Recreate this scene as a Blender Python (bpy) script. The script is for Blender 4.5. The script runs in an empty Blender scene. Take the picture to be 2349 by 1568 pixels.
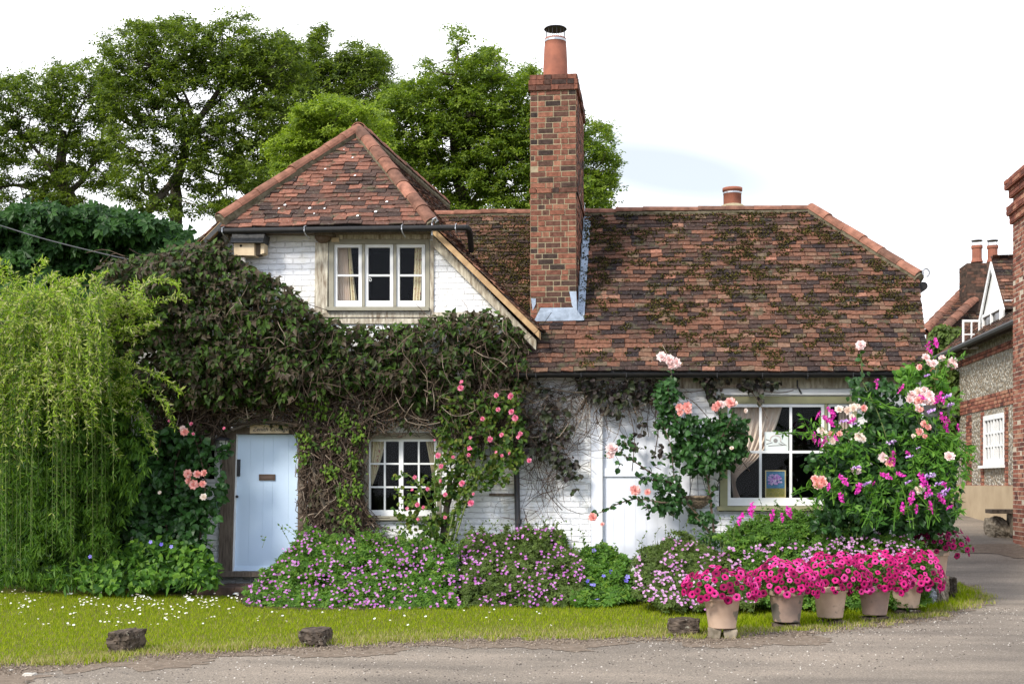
import bpy, math, random
import numpy as np
from mathutils import Vector, Matrix
from mathutils.geometry import tessellate_polygon
random.seed(7); rng = np.random.default_rng(7)
R = math.radians
scene = bpy.context.scene; COL = scene.collection

# ------------------------------------------------------------------ camera
F, CU, HV, EYE, TH = 2900.0, 1174.5, 1104.0, 1.5, math.atan(343.5/2900.0)
cd = bpy.data.cameras.new("camera"); cam = bpy.data.objects.new("camera", cd); COL.objects.link(cam)
cd.sensor_width = 36; cd.lens = 36*F/2349.0; cd.shift_y = (HV-784)/2349.0
cd.clip_start = 0.1; cd.clip_end = 1500
cam.location = (0, 0, EYE); cam.rotation_euler = (R(90), 0, TH); scene.camera = cam

# ------------------------------------------------------------------ light
SUN_EL, SUN_AZ = 40, -36            # azimuth measured from -Y (behind the camera) towards -X
d = Vector((math.sin(R(SUN_AZ))*math.cos(R(SUN_EL)), -math.cos(R(SUN_AZ))*math.cos(R(SUN_EL)), math.sin(R(SUN_EL))))
sl = bpy.data.lights.new("sun", 'SUN'); sl.energy = 2.7; sl.angle = R(12); sl.color = (1, .94, .85)
so = bpy.data.objects.new("sun", sl); so.rotation_euler = (-d).to_track_quat('-Z', 'Y').to_euler(); COL.objects.link(so)
w = bpy.data.worlds.new("World"); scene.world = w; w.use_nodes = True
nt = w.node_tree; N = nt.nodes; L = nt.links; N.clear()
out = N.new('ShaderNodeOutputWorld'); bg = N.new('ShaderNodeBackground'); bg.inputs[1].default_value = .1
sky = N.new('ShaderNodeTexSky'); sky.sky_type = 'NISHITA'; sky.sun_disc = False
sky.sun_elevation = R(SUN_EL); sky.sun_rotation = math.atan2(d.x, d.y)
tc = N.new('ShaderNodeTexCoord')
def mth(op, a, b=None, c=None, nodes=None, links=None):
    n = (nodes or N).new('ShaderNodeMath'); n.operation = op
    for i, x in enumerate((a, b, c)):
        if x is None: continue
        if isinstance(x, (int, float)): n.inputs[i].default_value = x
        else: (links or L).new(x, n.inputs[i])
    return n.outputs[0]
sep = N.new('ShaderNodeSeparateXYZ'); L.new(tc.outputs['Generated'], sep.inputs[0])
nz = N.new('ShaderNodeTexNoise'); nz.inputs['Scale'].default_value = 2.2; nz.inputs['Detail'].default_value = 5
mp = N.new('ShaderNodeMapping'); mp.inputs['Scale'].default_value = (1, 1, 3); L.new(tc.outputs['Generated'], mp.inputs[0]); L.new(mp.outputs[0], nz.inputs['Vector'])
# clouds: a white veil that thins to blue in a band low above the lane and in openings overhead and behind
ax = mth('DIVIDE', sep.outputs[0], mth('MAXIMUM', sep.outputs[1], .05)); az = mth('DIVIDE', sep.outputs[2], mth('MAXIMUM', sep.outputs[1], .05))
dn = mth('MULTIPLY', mth('SUBTRACT', nz.outputs[0], .5), .35)
e1 = mth('ADD', mth('POWER', mth('MULTIPLY', mth('ADD', mth('SUBTRACT', ax, .01), mth('MULTIPLY', dn, .15)), 6.5), 2), mth('POWER', mth('MULTIPLY', mth('ADD', mth('SUBTRACT', az, .248), mth('ADD', mth('MULTIPLY', dn, .08), mth('MULTIPLY', ax, .2))), 26), 2))
e2 = mth('ADD', mth('POWER', mth('MULTIPLY', mth('SUBTRACT', ax, .13), 6.0), 2), mth('POWER', mth('MULTIPLY', mth('ADD', mth('SUBTRACT', az, .262), mth('MULTIPLY', mth('SUBTRACT', ax, .1), -.12)), 60), 2))
g = mth('MAXIMUM', mth('SUBTRACT', 1, e1), mth('MULTIPLY', mth('SUBTRACT', 1, e2), .7))
g = mth('MULTIPLY', mth('MAXIMUM', g, 0), mth('GREATER_THAN', sep.outputs[1], 0))
up = mth('MULTIPLY', mth('MAXIMUM', mth('SUBTRACT', nz.outputs[0], .5), 0), mth('MULTIPLY', mth('MAXIMUM', mth('SUBTRACT', mth('SUBTRACT', sep.outputs[2], mth('MULTIPLY', sep.outputs[1], .5)), .1), 0), 12))
blue = mth('MINIMUM', mth('ADD', mth('MULTIPLY', g, .95), up), .85)
mx = N.new('ShaderNodeMix'); mx.data_type = 'RGBA'; L.new(blue, mx.inputs[0])
cm_ = N.new('ShaderNodeMix'); cm_.data_type = 'RGBA'; cm_.inputs[6].default_value = (9.8, 9.9, 10.3, 1); cm_.inputs[7].default_value = (8.3, 9.4, 11.6, 1)
ov = mth('MINIMUM', mth('MAXIMUM', mth('ADD', mth('MULTIPLY', mth('SUBTRACT', sep.outputs[2], .45), 2.5), mth('MULTIPLY', sep.outputs[1], -1.6)), 0), 1); L.new(ov, cm_.inputs[0]); L.new(cm_.outputs[2], mx.inputs[6])
sk2 = N.new('ShaderNodeMix'); sk2.data_type = 'RGBA'; sk2.blend_type = 'ADD'; sk2.inputs[0].default_value = 1
skm = N.new('ShaderNodeMix'); skm.data_type = 'RGBA'; skm.blend_type = 'MULTIPLY'; skm.inputs[0].default_value = 1; skm.inputs[7].default_value = (.3, .3, .3, 1); L.new(sky.outputs[0], skm.inputs[6]); L.new(skm.outputs[2], sk2.inputs[6]); sk2.inputs[7].default_value = (3.1, 3.3, 3.3, 1)
L.new(sk2.outputs[2], mx.inputs[7]); L.new(mx.outputs[2], bg.inputs[0]); L.new(bg.outputs[0], out.inputs[0])
vs = scene.view_settings; vs.view_transform = 'Standard'; vs.look = 'None'; vs.exposure = 0.85; vs.gamma = 1; vs.use_curve_mapping = False
scene.cycles.max_bounces = 6; scene.cycles.transparent_max_bounces = 12

# ------------------------------------------------------------------ calibration helpers
HY = [-500, 17.2, 18.5, 20, 22.6, 26, 29, 60, 400]; HZ = [0, 0, .05, .18, .46, .68, .80, 2.0, 6.0]
def H(y): return float(np.interp(y, HY, HZ))
def ray(u, v):
    k = (u-CU)/F
    return Vector((-math.sin(TH)+math.cos(TH)*k, math.cos(TH)+math.sin(TH)*k, (HV-v)/F))
def P(u, v, Y):
    r = ray(u, v); return Vector((0, 0, EYE)) + r*(Y/r.y)
def Pn(u, v, Y):
    k = (u-CU)/F; dx = -math.sin(TH)+math.cos(TH)*k; dy = math.cos(TH)+math.sin(TH)*k; dz = (HV-v)/F
    t = Y/dy; return np.stack([dx*t, Y+0*t, EYE+dz*t], -1)
def G(u, v):
    lo, hi = 3.0, 200.0
    for _ in range(50):
        m = (lo+hi)/2; p = P(u, v, m)
        if p.z > H(m): lo = m
        else: hi = m
    return P(u, v, lo)
def zc(ox, oy, s): return lambda x, y: ((ox+x/s)/1.27714, (oy+y/s)/1.27714)

def h2(ix, iy, s):
    n = (ix*374761393 + iy*668265263 + s*144665) & 0x7fffffff
    n = ((n ^ (n >> 13))*1274126177) & 0x7fffffff
    return ((n ^ (n >> 16)) & 0xffff)/65535.0
def noise2(x, y, s=0, octv=3):
    x = np.asarray(x, float); y = np.asarray(y, float); t = 0; a = 1; tot = 0
    for o in range(octv):
        ix = np.floor(x).astype(np.int64); iy = np.floor(y).astype(np.int64); fx = x-ix; fy = y-iy
        fx = fx*fx*(3-2*fx); fy = fy*fy*(3-2*fy)
        v = (h2(ix, iy, s+o)*(1-fx)+h2(ix+1, iy, s+o)*fx)*(1-fy)+(h2(ix, iy+1, s+o)*(1-fx)+h2(ix+1, iy+1, s+o)*fx)*fy
        t = t+a*v; tot += a; a *= .5; x = x*2.03; y = y*2.03
    return t/tot

# ------------------------------------------------------------------ object helpers
def tag(o, label=None, cat=None, group=None, kind=None):
    for k, x in (('label', label), ('category', cat), ('group', group), ('kind', kind)):
        if x: o[k] = x
    return o
def thing(name, label, cat, loc=(0, 0, 0), group=None):
    o = bpy.data.objects.new(name, None); COL.objects.link(o); o.location = loc; o.empty_display_size = .1
    return tag(o, label, cat, group)
class MB:
    def __init__(s): s.v = []; s.f = {3: [], 4: []}; s.mi = {3: [], 4: []}; s.n = 0; s.poly = []
    def add(s, v, f, mi=0):
        v = np.asarray(v, float).reshape(-1, 3); f = np.asarray(f, np.int64)
        s.v.append(v); k = f.shape[1]; s.f[k].append(f+s.n); s.mi[k].append(np.full(len(f), mi)); s.n += len(v); return s
    def ngon(s, pts, mi=0):
        s.v.append(np.asarray([tuple(p) for p in pts], float)); s.poly.append((list(range(s.n, s.n+len(pts))), mi)); s.n += len(pts); return s
    def box(s, c, dims, rot=None, mi=0):
        hx, hy, hz = [x/2 for x in dims]
        v = np.array([[a, b, cc] for a in (-hx, hx) for b in (-hy, hy) for cc in (-hz, hz)])
        if rot is not None: v = v @ np.array(rot).T
        return s.add(v+np.array(tuple(c)), [[0, 1, 3, 2], [4, 6, 7, 5], [0, 4, 5, 1], [2, 3, 7, 6], [0, 2, 6, 4], [1, 5, 7, 3]], mi)
    def hexa(s, front, dy, mi=0):
        """front: 4 points; extruded by vector dy"""
        f = [np.array(tuple(p)) for p in front]; dy = np.array(tuple(dy)); v = f+[p+dy for p in f]
        return s.add(v, [[0, 1, 2, 3], [7, 6, 5, 4], [0, 4, 5, 1], [1, 5, 6, 2], [2, 6, 7, 3], [3, 7, 4, 0]], mi)
    def tube(s, pts, r, k=6, mi=0, cap=True):
        pts = [np.array(tuple(p), float) for p in pts]; n = len(pts)
        rr = r if hasattr(r, '__len__') else [r]*n
        rings = []; a = np.array((0.13, .27, .95))
        for i in range(n):
            t = pts[min(i+1, n-1)]-pts[max(i-1, 0)]; t = t/(np.linalg.norm(t)+1e-9)
            b = np.cross(t, a); nb = np.linalg.norm(b)
            if nb < .15: a = np.array((1., .1, 0)); b = np.cross(t, a); nb = np.linalg.norm(b)
            b /= nb; c = np.cross(b, t)
            an = np.arange(k)*2*math.pi/k
            rings.append(pts[i]+rr[i]*(np.cos(an)[:, None]*b+np.sin(an)[:, None]*c))
        f = []
        for i in range(n-1):
            for j in range(k):
                f.append([i*k+j, i*k+(j+1) % k, (i+1)*k+(j+1) % k, (i+1)*k+j])
        base = s.n; s.add(np.concatenate(rings), f, mi)
        if cap and k > 3:
            s.poly.append(([base+j for j in range(k)][::-1], mi)); s.poly.append(([base+(n-1)*k+j for j in range(k)], mi))
        return s
    def lathe(s, c, prof, k=24, mi=0):
        c = np.array(tuple(c)); an = np.arange(k)*2*math.pi/k; v = []
        for r, z in prof: v.append(np.stack([r*np.cos(an), r*np.sin(an), np.full(k, z)], -1)+c)
        f = [[i*k+j, i*k+(j+1) % k, (i+1)*k+(j+1) % k, (i+1)*k+j] for i in range(len(prof)-1) for j in range(k)]
        return s.add(np.concatenate(v), f, mi)
    def inst(s, tpl, pos, X, Y, Z, sc):
        """stamp a template (verts, faces) at many frames"""
        tv, tf, tm = tpl; pos = np.asarray(pos); n = len(pos)
        if n == 0: return s
        sc = np.broadcast_to(np.asarray(sc, float), (n,))
        v = (tv[None, :, 0, None]*X[:, None, :]+tv[None, :, 1, None]*Y[:, None, :]+tv[None, :, 2, None]*Z[:, None, :])*sc[:, None, None]+pos[:, None, :]
        f = tf[None]+(np.arange(n)*len(tv))[:, None, None]
        s.v.append(v.reshape(-1, 3)); k = tf.shape[1]; s.f[k].append(f.reshape(-1, k)+s.n); s.mi[k].append(np.tile(tm, n)); s.n += n*len(tv); return s
    def build(s, name, mats, parent=None, smooth=False, loc=None):
        me = bpy.data.meshes.new(name); V = np.concatenate(s.v) if s.v else np.zeros((0, 3))
        if parent is not None and loc is None: V = V-np.array(tuple(parent_origin(parent)))
        if loc is not None: V = V-np.array(tuple(loc))
        lt = []; li = []; mi = []
        for k in (3, 4):
            if s.f[k]:
                f = np.concatenate(s.f[k]); li.append(f.ravel()); lt.append(np.full(len(f), k)); mi.append(np.concatenate(s.mi[k]))
        for p, m in s.poly: li.append(np.array(p)); lt.append(np.array([len(p)])); mi.append(np.array([m]))
        li = np.concatenate(li); lt = np.concatenate(lt); mi = np.concatenate(mi)
        me.vertices.add(len(V)); me.vertices.foreach_set('co', V.astype(np.float32).ravel())
        me.loops.add(len(li)); me.loops.foreach_set('vertex_index', li.astype(np.int32))
        me.polygons.add(len(lt)); ls = np.concatenate([[0], np.cumsum(lt)[:-1]])
        me.polygons.foreach_set('loop_start', ls.astype(np.int32)); me.polygons.foreach_set('loop_total', lt.astype(np.int32))
        me.polygons.foreach_set('material_index', mi.astype(np.int32))
        me.polygons.foreach_set('use_smooth', np.full(len(lt), smooth, bool))
        me.update(calc_edges=True)
        for m in (mats if isinstance(mats, (list, tuple)) else [mats]): me.materials.append(m)
        o = bpy.data.objects.new(name, me); COL.objects.link(o)
        if parent is not None: o.parent = parent
        if loc is not None: o.location = loc
        return o
def parent_origin(o):
    p = Vector((0, 0, 0))
    while o is not None: p = p+Vector(o.location); o = o.parent
    return p

# ------------------------------------------------------------------ materials
def newmat(name):
    m = bpy.data.materials.new(name); m.use_nodes = True; return m, m.node_tree.nodes, m.node_tree.links, m.node_tree.nodes['Principled BSDF']
def rampnode(n, stops, interp='LINEAR'):
    r = n.new('ShaderNodeValToRGB'); r.color_ramp.interpolation = interp; e = r.color_ramp.elements
    e[0].position = stops[0][0]; e[0].color = (*stops[0][1], 1); e[1].position = stops[-1][0]; e[1].color = (*stops[-1][1], 1)
    for p, c in stops[1:-1]:
        x = e.new(p); x.color = (*c, 1)
    return r
def tex(n, l, scale, detail=4, kind='Noise', stretch=None, rough=.55):
    t = n.new('ShaderNodeTexNoise' if kind == 'Noise' else 'ShaderNodeTexVoronoi'); t.inputs['Scale'].default_value = scale
    if kind == 'Noise': t.inputs['Detail'].default_value = detail; t.inputs['Roughness'].default_value = rough
    g = n.new('ShaderNodeNewGeometry'); m = n.new('ShaderNodeMapping'); m.inputs['Scale'].default_value = stretch or (1, 1, 1)
    l.new(g.outputs['Position'], m.inputs[0]); l.new(m.outputs[0], t.inputs['Vector']); return t
def mixc(n, l, fac, a, b, blend='MIX'):
    m = n.new('ShaderNodeMix'); m.data_type = 'RGBA'; m.blend_type = blend
    for s, x in ((0, fac), (6, a), (7, b)):
        if isinstance(x, (int, float)): m.inputs[s].default_value = x
        elif isinstance(x, tuple): m.inputs[s].default_value = (*x, 1)
        else: l.new(x, m.inputs[s])
    return m.outputs[2]
def bump(n, l, h, b, st=.4, dist=.02):
    k = n.new('ShaderNodeBump'); k.inputs['Strength'].default_value = st; k.inputs['Distance'].default_value = dist
    l.new(h, k.inputs['Height']); l.new(k.outputs[0], b.inputs['Normal']); return k
def plain(name, c, rough=.6, c2=None, scale=8, spec=.3, bst=.2, metal=0, stretch=None, spots=None):
    m, n, l, b = newmat(name); b.inputs['Roughness'].default_value = rough; b.inputs['Specular IOR Level'].default_value = spec; b.inputs['Metallic'].default_value = metal
    c2 = c2 or tuple(x*.8 for x in c)
    t = tex(n, l, scale, 6, stretch=stretch); r = rampnode(n, [(.3, c2), (.65, c)]); l.new(t.outputs[0], r.inputs[0]); o = r.outputs[0]
    if spots:
        t2 = tex(n, l, spots[1], 3); r2 = rampnode(n, [(spots[2], (0, 0, 0)), (spots[2]+.05, (1, 1, 1))]); l.new(t2.outputs[0], r2.inputs[0])
        o = mixc(n, l, r2.outputs[0], o, spots[0])
    l.new(o, b.inputs['Base Color'])
    if bst: bump(n, l, t.outputs[0], b, bst, .01)
    return m
def islands(name, stops, rough=.8, spec=.2, noise=(12, .5, 1.2), speck=None, moss=None, bst=.4, trans=0, interp='LINEAR', tint=(1.25, 1.3, .6)):
    """one random colour per loose piece (tile, brick, leaf, petal), broken up by noise"""
    m, n, l, b = newmat(name); b.inputs['Roughness'].default_value = rough; b.inputs['Specular IOR Level'].default_value = spec
    g = n.new('ShaderNodeNewGeometry'); r = rampnode(n, stops, interp); oi = n.new('ShaderNodeObjectInfo'); l.new(mth('FRACT', mth('ADD', g.outputs['Random Per Island'], oi.outputs['Random'], nodes=n, links=l), nodes=n, links=l), r.inputs[0]); o = r.outputs[0]
    if noise:
        t = tex(n, l, noise[0], 5); a = n.new('ShaderNodeMapRange'); l.new(t.outputs[0], a.inputs[0])
        a.inputs[1].default_value = .3; a.inputs[2].default_value = .7; a.inputs[3].default_value = noise[1]; a.inputs[4].default_value = noise[2]
        c = n.new('ShaderNodeCombineColor'); [l.new(a.outputs[0], c.inputs[i]) for i in range(3)]
        o = mixc(n, l, 1.0, o, c.outputs[0], 'MULTIPLY')
        if bst: bump(n, l, t.outputs[0], b, bst, .01)
    if moss:
        t3 = tex(n, l, moss[1], 7, rough=.7); r3 = rampnode(n, [(moss[2], (0, 0, 0)), (moss[2]+.08, (1, 1, 1))]); l.new(t3.outputs[0], r3.inputs[0])
        o = mixc(n, l, r3.outputs[0], o, moss[0])
    if speck:
        t2 = tex(n, l, speck[1], 4, rough=.7); r2 = rampnode(n, [(speck[2], (0, 0, 0)), (speck[2]+.04, (1, 1, 1))]); l.new(t2.outputs[0], r2.inputs[0])
        o = mixc(n, l, r2.outputs[0], o, speck[0])
    l.new(o, b.inputs['Base Color'])
    if trans:
        ts = n.new('ShaderNodeBsdfTranslucent'); l.new(mixc(n, l, 1.0, o, tint, 'MULTIPLY'), ts.inputs[0]); ms = n.new('ShaderNodeMixShader'); ms.inputs[0].default_value = trans
        om = n['Material Output']; l.new(b.outputs[0], ms.inputs[1]); l.new(ts.outputs[0], ms.inputs[2]); l.new(ms.outputs[0], om.inputs[0])
    return m
def leafmat(name, cols, trans=.3, rough=.5, spec=.22, tint=(1.2, 1.3, .5)):
    return islands(name, [(i/(len(cols)-1), c) for i, c in enumerate(cols)], rough, min(spec, .28), None, trans=trans, tint=tint)
M = {}
M['tile'] = islands('old_roof_tile', [(0, (.026, .02, .02)), (.3, (.058, .036, .029)), (.6, (.11, .055, .037)), (.85, (.175, .080, .050)), (.94, (.12, .09, .06)), (1, (.30, .135, .09))],
                    .9, .1, (30, .55, 1.3), speck=((.55, .52, .47), 60, .655), moss=((.065, .058, .035), 5, .56))
M['hiptile'] = islands('gable_roof_tile', [(0, (.045, .032, .028)), (.3, (.08, .050, .040)), (.6, (.14, .068, .048)), (.85, (.20, .088, .06)), (1, (.28, .125, .085))],
                    .9, .1, (30, .6, 1.25), speck=((.5, .48, .42), 65, .65), moss=((.085, .07, .045), 6, .55))
M['ridge'] = islands('ridge_tile', [(0, (.15, .08, .056)), (.5, (.24, .11, .072)), (1, (.33, .15, .10))], .85, .15, (9, .5, 1.15), speck=((.5, .47, .4), 60, .72))
M['mortar'] = plain('mortar', (.36, .30, .19), .95, (.25, .21, .14), 25, .05, .6)
M['brick'] = islands('chimney_brick', [(0, (.045, .034, .03)), (.25, (.09, .052, .04)), (.5, (.165, .072, .05)), (.8, (.235, .095, .062)), (1, (.30, .14, .09))],
                    .92, .08, (22, .55, 1.2), speck=((.5, .47, .42), 45, .70))
M['brick2'] = islands('red_wall_brick', [(0, (.10, .045, .038)), (.3, (.20, .075, .052)), (.7, (.29, .11, .075)), (1, (.38, .2, .13))], .9, .1, (20, .7, 1.2))
M['lightmortar'] = plain('pale_mortar', (.55, .48, .38), .95, (.42, .36, .28), 20, .05, .4)
M['pot'] = plain('chimney_pot_clay', (.32, .12, .075), .8, (.20, .08, .055), 6, .2, .2)
M['lead'] = plain('lead_flashing', (.36, .42, .50), .5, (.22, .26, .31), 14, .5, .4, .3)
M['black'] = plain('black_gutter', (.008, .008, .009), .5, (.018, .016, .014), 9, .25, .1)
M['iron'] = plain('dark_iron', (.03, .03, .033), .5, None, 9, .5, .1)
M['galv'] = plain('galvanised_metal', (.45, .46, .48), .4, None, 9, .5, .1, .6)
def whitewall():
    m, n, l, b = newmat('white_painted_brick'); b.inputs['Roughness'].default_value = .75; b.inputs['Specular IOR Level'].default_value = .2
    g = n.new('ShaderNodeNewGeometry'); mp = n.new('ShaderNodeMapping'); mp.inputs['Rotation'].default_value = (R(90), 0, 0)
    t0 = tex(n, l, 3.2, 4); add = n.new('ShaderNodeVectorMath'); add.operation = 'MULTIPLY_ADD'; l.new(t0.outputs['Color'], add.inputs[0]); add.inputs[1].default_value = (.03, 0, .035); l.new(g.outputs['Position'], add.inputs[2])
    l.new(add.outputs[0], mp.inputs[0]); br = n.new('ShaderNodeTexBrick'); l.new(mp.outputs[0], br.inputs['Vector'])
    br.inputs['Scale'].default_value = 1; br.inputs['Brick Width'].default_value = .24; br.inputs['Row Height'].default_value = .078; br.inputs['Mortar Size'].default_value = .009; br.inputs['Mortar Smooth'].default_value = .6
    br.inputs['Color1'].default_value = (1, 1, 1, 1); br.inputs['Color2'].default_value = (.86, .86, .86, 1); br.inputs['Mortar'].default_value = (.25, .25, .25, 1)
    t1 = tex(n, l, 45, 5); t2 = tex(n, l, 2.1, 6, rough=.65)
    h = mixc(n, l, .32, br.outputs['Color'], t1.outputs[0]); bump(n, l, h, b, 1.0, .035)
    r = rampnode(n, [(.26, (.55, .49, .39)), (.40, (.78, .77, .74)), (.48, (.85, .85, .86))]); l.new(t2.outputs[0], r.inputs[0])
    r2 = rampnode(n, [(.63, (0, 0, 0)), (.72, (1, 1, 1))]); t3 = tex(n, l, 14, 5); l.new(t3.outputs[0], r2.inputs[0])
    o = mixc(n, l, mth('MULTIPLY', r2.outputs[0], .5, nodes=n, links=l), r.outputs[0], (.50, .45, .36))
    l.new(o, b.inputs['Base Color']); return m
M['wall'] = whitewall()
M['paint'] = plain('white_gloss_paint', (.80, .80, .79), .45, (.72, .72, .70), 5, .4, .05)
M['doorpaint'] = plain('blue_white_door_paint', (.64, .78, .93), .5, (.60, .73, .90), 1.5, .35, .03)
M['stablepaint'] = plain('plain_white_door_paint', (.76, .78, .84), .5, (.70, .72, .77), 1.5, .3, .03)
M['olive'] = plain('olive_window_paint', (.32, .31, .17), .6, (.27, .255, .14), 6, .3, .1)
M['stonepaint'] = plain('drab_window_paint', (.30, .28, .215), .6, (.25, .23, .175), 6, .3, .1)
M['flaking'] = plain('flaking_cream_timber', (.60, .55, .44), .85, (.20, .155, .11), 9, .1, .6, stretch=(3, 1, .7))
M['timber'] = plain('weathered_oak', (.20, .16, .125), .9, (.09, .07, .055), 8, .1, .7, stretch=(5, 5, .6))
M['tanwood'] = plain('tan_verge_board', (.50, .34, .18), .85, (.28, .17, .09), 8, .1, .4)
M['dark'] = plain('unlit_interior', (.018, .016, .014), .9, None, 3, .1, 0)  # near-black colour stands in for the darkness inside unlit rooms and openings
M['cream'] = plain('birdhouse_wood', (.62, .50, .34), .8, (.5, .38, .24), 8, .1, .2)
M['felt'] = plain('roof_felt', (.09, .09, .09), .95, (.05, .05, .05), 30, .1, .5)
M['mud'] = plain('nest_mud', (.17, .12, .09), .95, (.10, .07, .05), 30, .1, .7)
M['brass'] = plain('brown_brass', (.12, .075, .05), .4, None, 8, .5, .1, .5)
M['terra'] = plain('weathered_terracotta', (.60, .44, .33), .85, (.44, .31, .225), 3.5, .15, .15, spots=((.20, .17, .13), 5, .60))
M['terra2'] = plain('dirty_terracotta', (.42, .29, .23), .9, (.24, .18, .15), 4, .15, .2, spots=((.15, .13, .11), 5, .54))
M['soil'] = plain('potting_soil', (.05, .035, .025), .95, None, 30, .1, .5)
M['stone'] = plain('dark_mossy_stone', (.12, .092, .07), .95, (.025, .02, .016), 16, .1, .9, spots=((.30, .28, .22), 18, .64))
M['stone2'] = plain('tan_stone', (.30, .25, .19), .95, (.12, .10, .07), 9, .1, .9)
M['stone3'] = plain('grey_stone', (.32, .33, .35), .9, (.16, .16, .17), 9, .1, .9)
M['path'] = plain('brick_path', (.11, .07, .055), .9, (.05, .035, .03), 9, .1, .5)
M['plaster'] = plain('tan_render', (.42, .33, .22), .9, (.34, .26, .17), 2.5, .1, .2)
M['bark'] = plain('grey_bark', (.13, .105, .08), .95, (.06, .05, .04), 12, .1, .6, stretch=(1, 1, .3))
M['paleb'] = plain('pale_dead_branch', (.30, .25, .19), .9, (.2, .16, .12), 12, .1, .3)
M['twig'] = islands('brown_twig', [(0, (.035, .024, .018)), (.5, (.085, .058, .042)), (.85, (.15, .11, .08)), (1, (.36, .29, .22))], .9, .1, None)
M['stem'] = islands('green_stem', [(0, (.05, .07, .02)), (1, (.16, .2, .06))], .7, .2, None)
M['maple'] = leafmat('maple_leaf', [(.038, .060, .012), (.072, .110, .016), (.125, .175, .022), (.20, .255, .034)], .45)
M['lime'] = leafmat('lime_green_leaf', [(.055, .095, .012), (.10, .155, .016), (.16, .225, .022), (.24, .31, .035)], .43)
M['lime2'] = leafmat('yellow_green_leaf', [(.08, .13, .014), (.14, .20, .018), (.22, .30, .028), (.31, .39, .04)], .42)
M['chest'] = leafmat('chestnut_leaf', [(.014, .042, .010), (.024, .070, .014), (.045, .11, .018)], .3)
M['creeper'] = leafmat('creeper_leaf', [(.018, .034, .007), (.034, .07, .010), (.065, .12, .016), (.045, .085, .013), (.045, .048, .016), (.060, .042, .026), (.085, .064, .040), (.038, .032, .016)], .24, .5, .2)
M['purple'] = leafmat('dark_purple_leaf', [(.02, .02, .014), (.04, .028, .028), (.035, .055, .016), (.06, .042, .042)], .2, .45, .3)
M['young'] = leafmat('young_creeper_leaf', [(.07, .15, .015), (.13, .22, .03), (.18, .28, .03)], .4)
M['weep'] = leafmat('weeping_leaf_lit', [(.12, .21, .014), (.21, .33, .022), (.33, .45, .05), (.44, .48, .14), (.52, .46, .32)], .45)  # lit copy of the shrub leaf, brightness put into its colour
M['weep_shade'] = leafmat('weeping_leaf_shaded', [(.035, .09, .01), (.07, .155, .015), (.12, .22, .02)], .38)  # same leaf again, with the shade put into its colour
M['roseleaf'] = leafmat('rose_leaf', [(.015, .045, .010), (.026, .075, .016), (.045, .12, .026)], .24, .4, .35)
M['roseleaf2'] = leafmat('small_rose_leaf', [(.03, .07, .012), (.06, .12, .02), (.10, .17, .02), (.16, .17, .03)], .32)
M['peaf'] = leafmat('sweet_pea_leaf', [(.04, .12, .015), (.09, .22, .025), (.15, .30, .04)], .4)
M['geran'] = leafmat('geranium_leaf', [(.04, .09, .012), (.07, .16, .02), (.11, .23, .035), (.16, .26, .03)], .36)
M['geran2'] = leafmat('olive_leaf', [(.06, .08, .02), (.09, .14, .03), (.13, .19, .04)], .34)
M['comfrey'] = leafmat('broad_leaf', [(.022, .065, .010), (.045, .12, .014), (.085, .19, .022), (.15, .27, .03)], .34)
M['petleaf'] = leafmat('petunia_leaf', [(.05, .10, .015), (.1, .18, .03)], .3)
def petal(name, cols, trans=.3): return leafmat(name, cols, trans, .6, .15, (1, .92, .97))
M['r_pink'] = petal('salmon_petal', [(.86, .36, .30), (.93, .50, .44), (.94, .68, .62)])
M['r_pale'] = petal('pale_pink_petal', [(.93, .64, .60), (.94, .78, .74), (.94, .86, .83)])
M['r_cream'] = petal('cream_petal', [(.93, .74, .60), (.94, .85, .74), (.94, .90, .85)])
M['r_hot'] = petal('rose_pink_petal', [(.80, .14, .30), (.86, .28, .42), (.90, .42, .52)])
M['pea'] = petal('magenta_pea_petal', [(.45, .02, .30), (.72, .04, .42), (.85, .12, .55)])
M['pea2'] = petal('lilac_pea_petal', [(.35, .05, .45), (.60, .40, .75), (.8, .65, .85)])
M['pet'] = petal('magenta_petunia', [(.14, .001, .035), (.29, .003, .075), (.44, .006, .125), (.56, .016, .18), (.63, .06, .28)], .2)
M['petd'] = petal('crimson_petunia', [(.14, .002, .035), (.22, .004, .06), (.32, .008, .10)], .22)
M['throat'] = plain('petunia_throat', (.035, .001, .015), .7, None, 9, .2, 0)
M['ger'] = petal('pink_geranium', [(.44, .11, .44), (.60, .20, .58), (.72, .36, .70)])
M['gerp'] = petal('pale_pink_geranium', [(.52, .18, .46), (.68, .34, .62), (.80, .54, .74)])
M['blue'] = petal('blue_geranium', [(.14, .1, .6), (.25, .2, .75), (.4, .35, .85)])
M['white'] = petal('white_petal', [(.8, .8, .76), (.88, .88, .86)], .15)
M['yellow'] = plain('yellow_centre', (.8, .5, .04), .7, None, 9, .2, 0)
M['grass'] = leafmat('grass_blade', [(.13, .19, .004), (.19, .26, .006), (.26, .33, .010), (.36, .38, .03)], .38, .7, .05)
M['drygrass'] = leafmat('dry_grass_blade', [(.30, .24, .12), (.42, .34, .18), (.25, .27, .07)], .25, .7, .1)
M['moss'] = leafmat('roof_moss', [(.022, .019, .010), (.05, .042, .014), (.10, .085, .022)], .1, .9, .05)
M['curtain'] = plain('pale_curtain', (.80, .66, .56), .9, (.70, .55, .46), 5, .05, .1)
M['flowercurtain'] = plain('flowered_curtain', (.82, .72, .52), .9, (.76, .66, .46), 5, .05, .1, spots=((.42, .14, .14), 22, .60))
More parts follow.
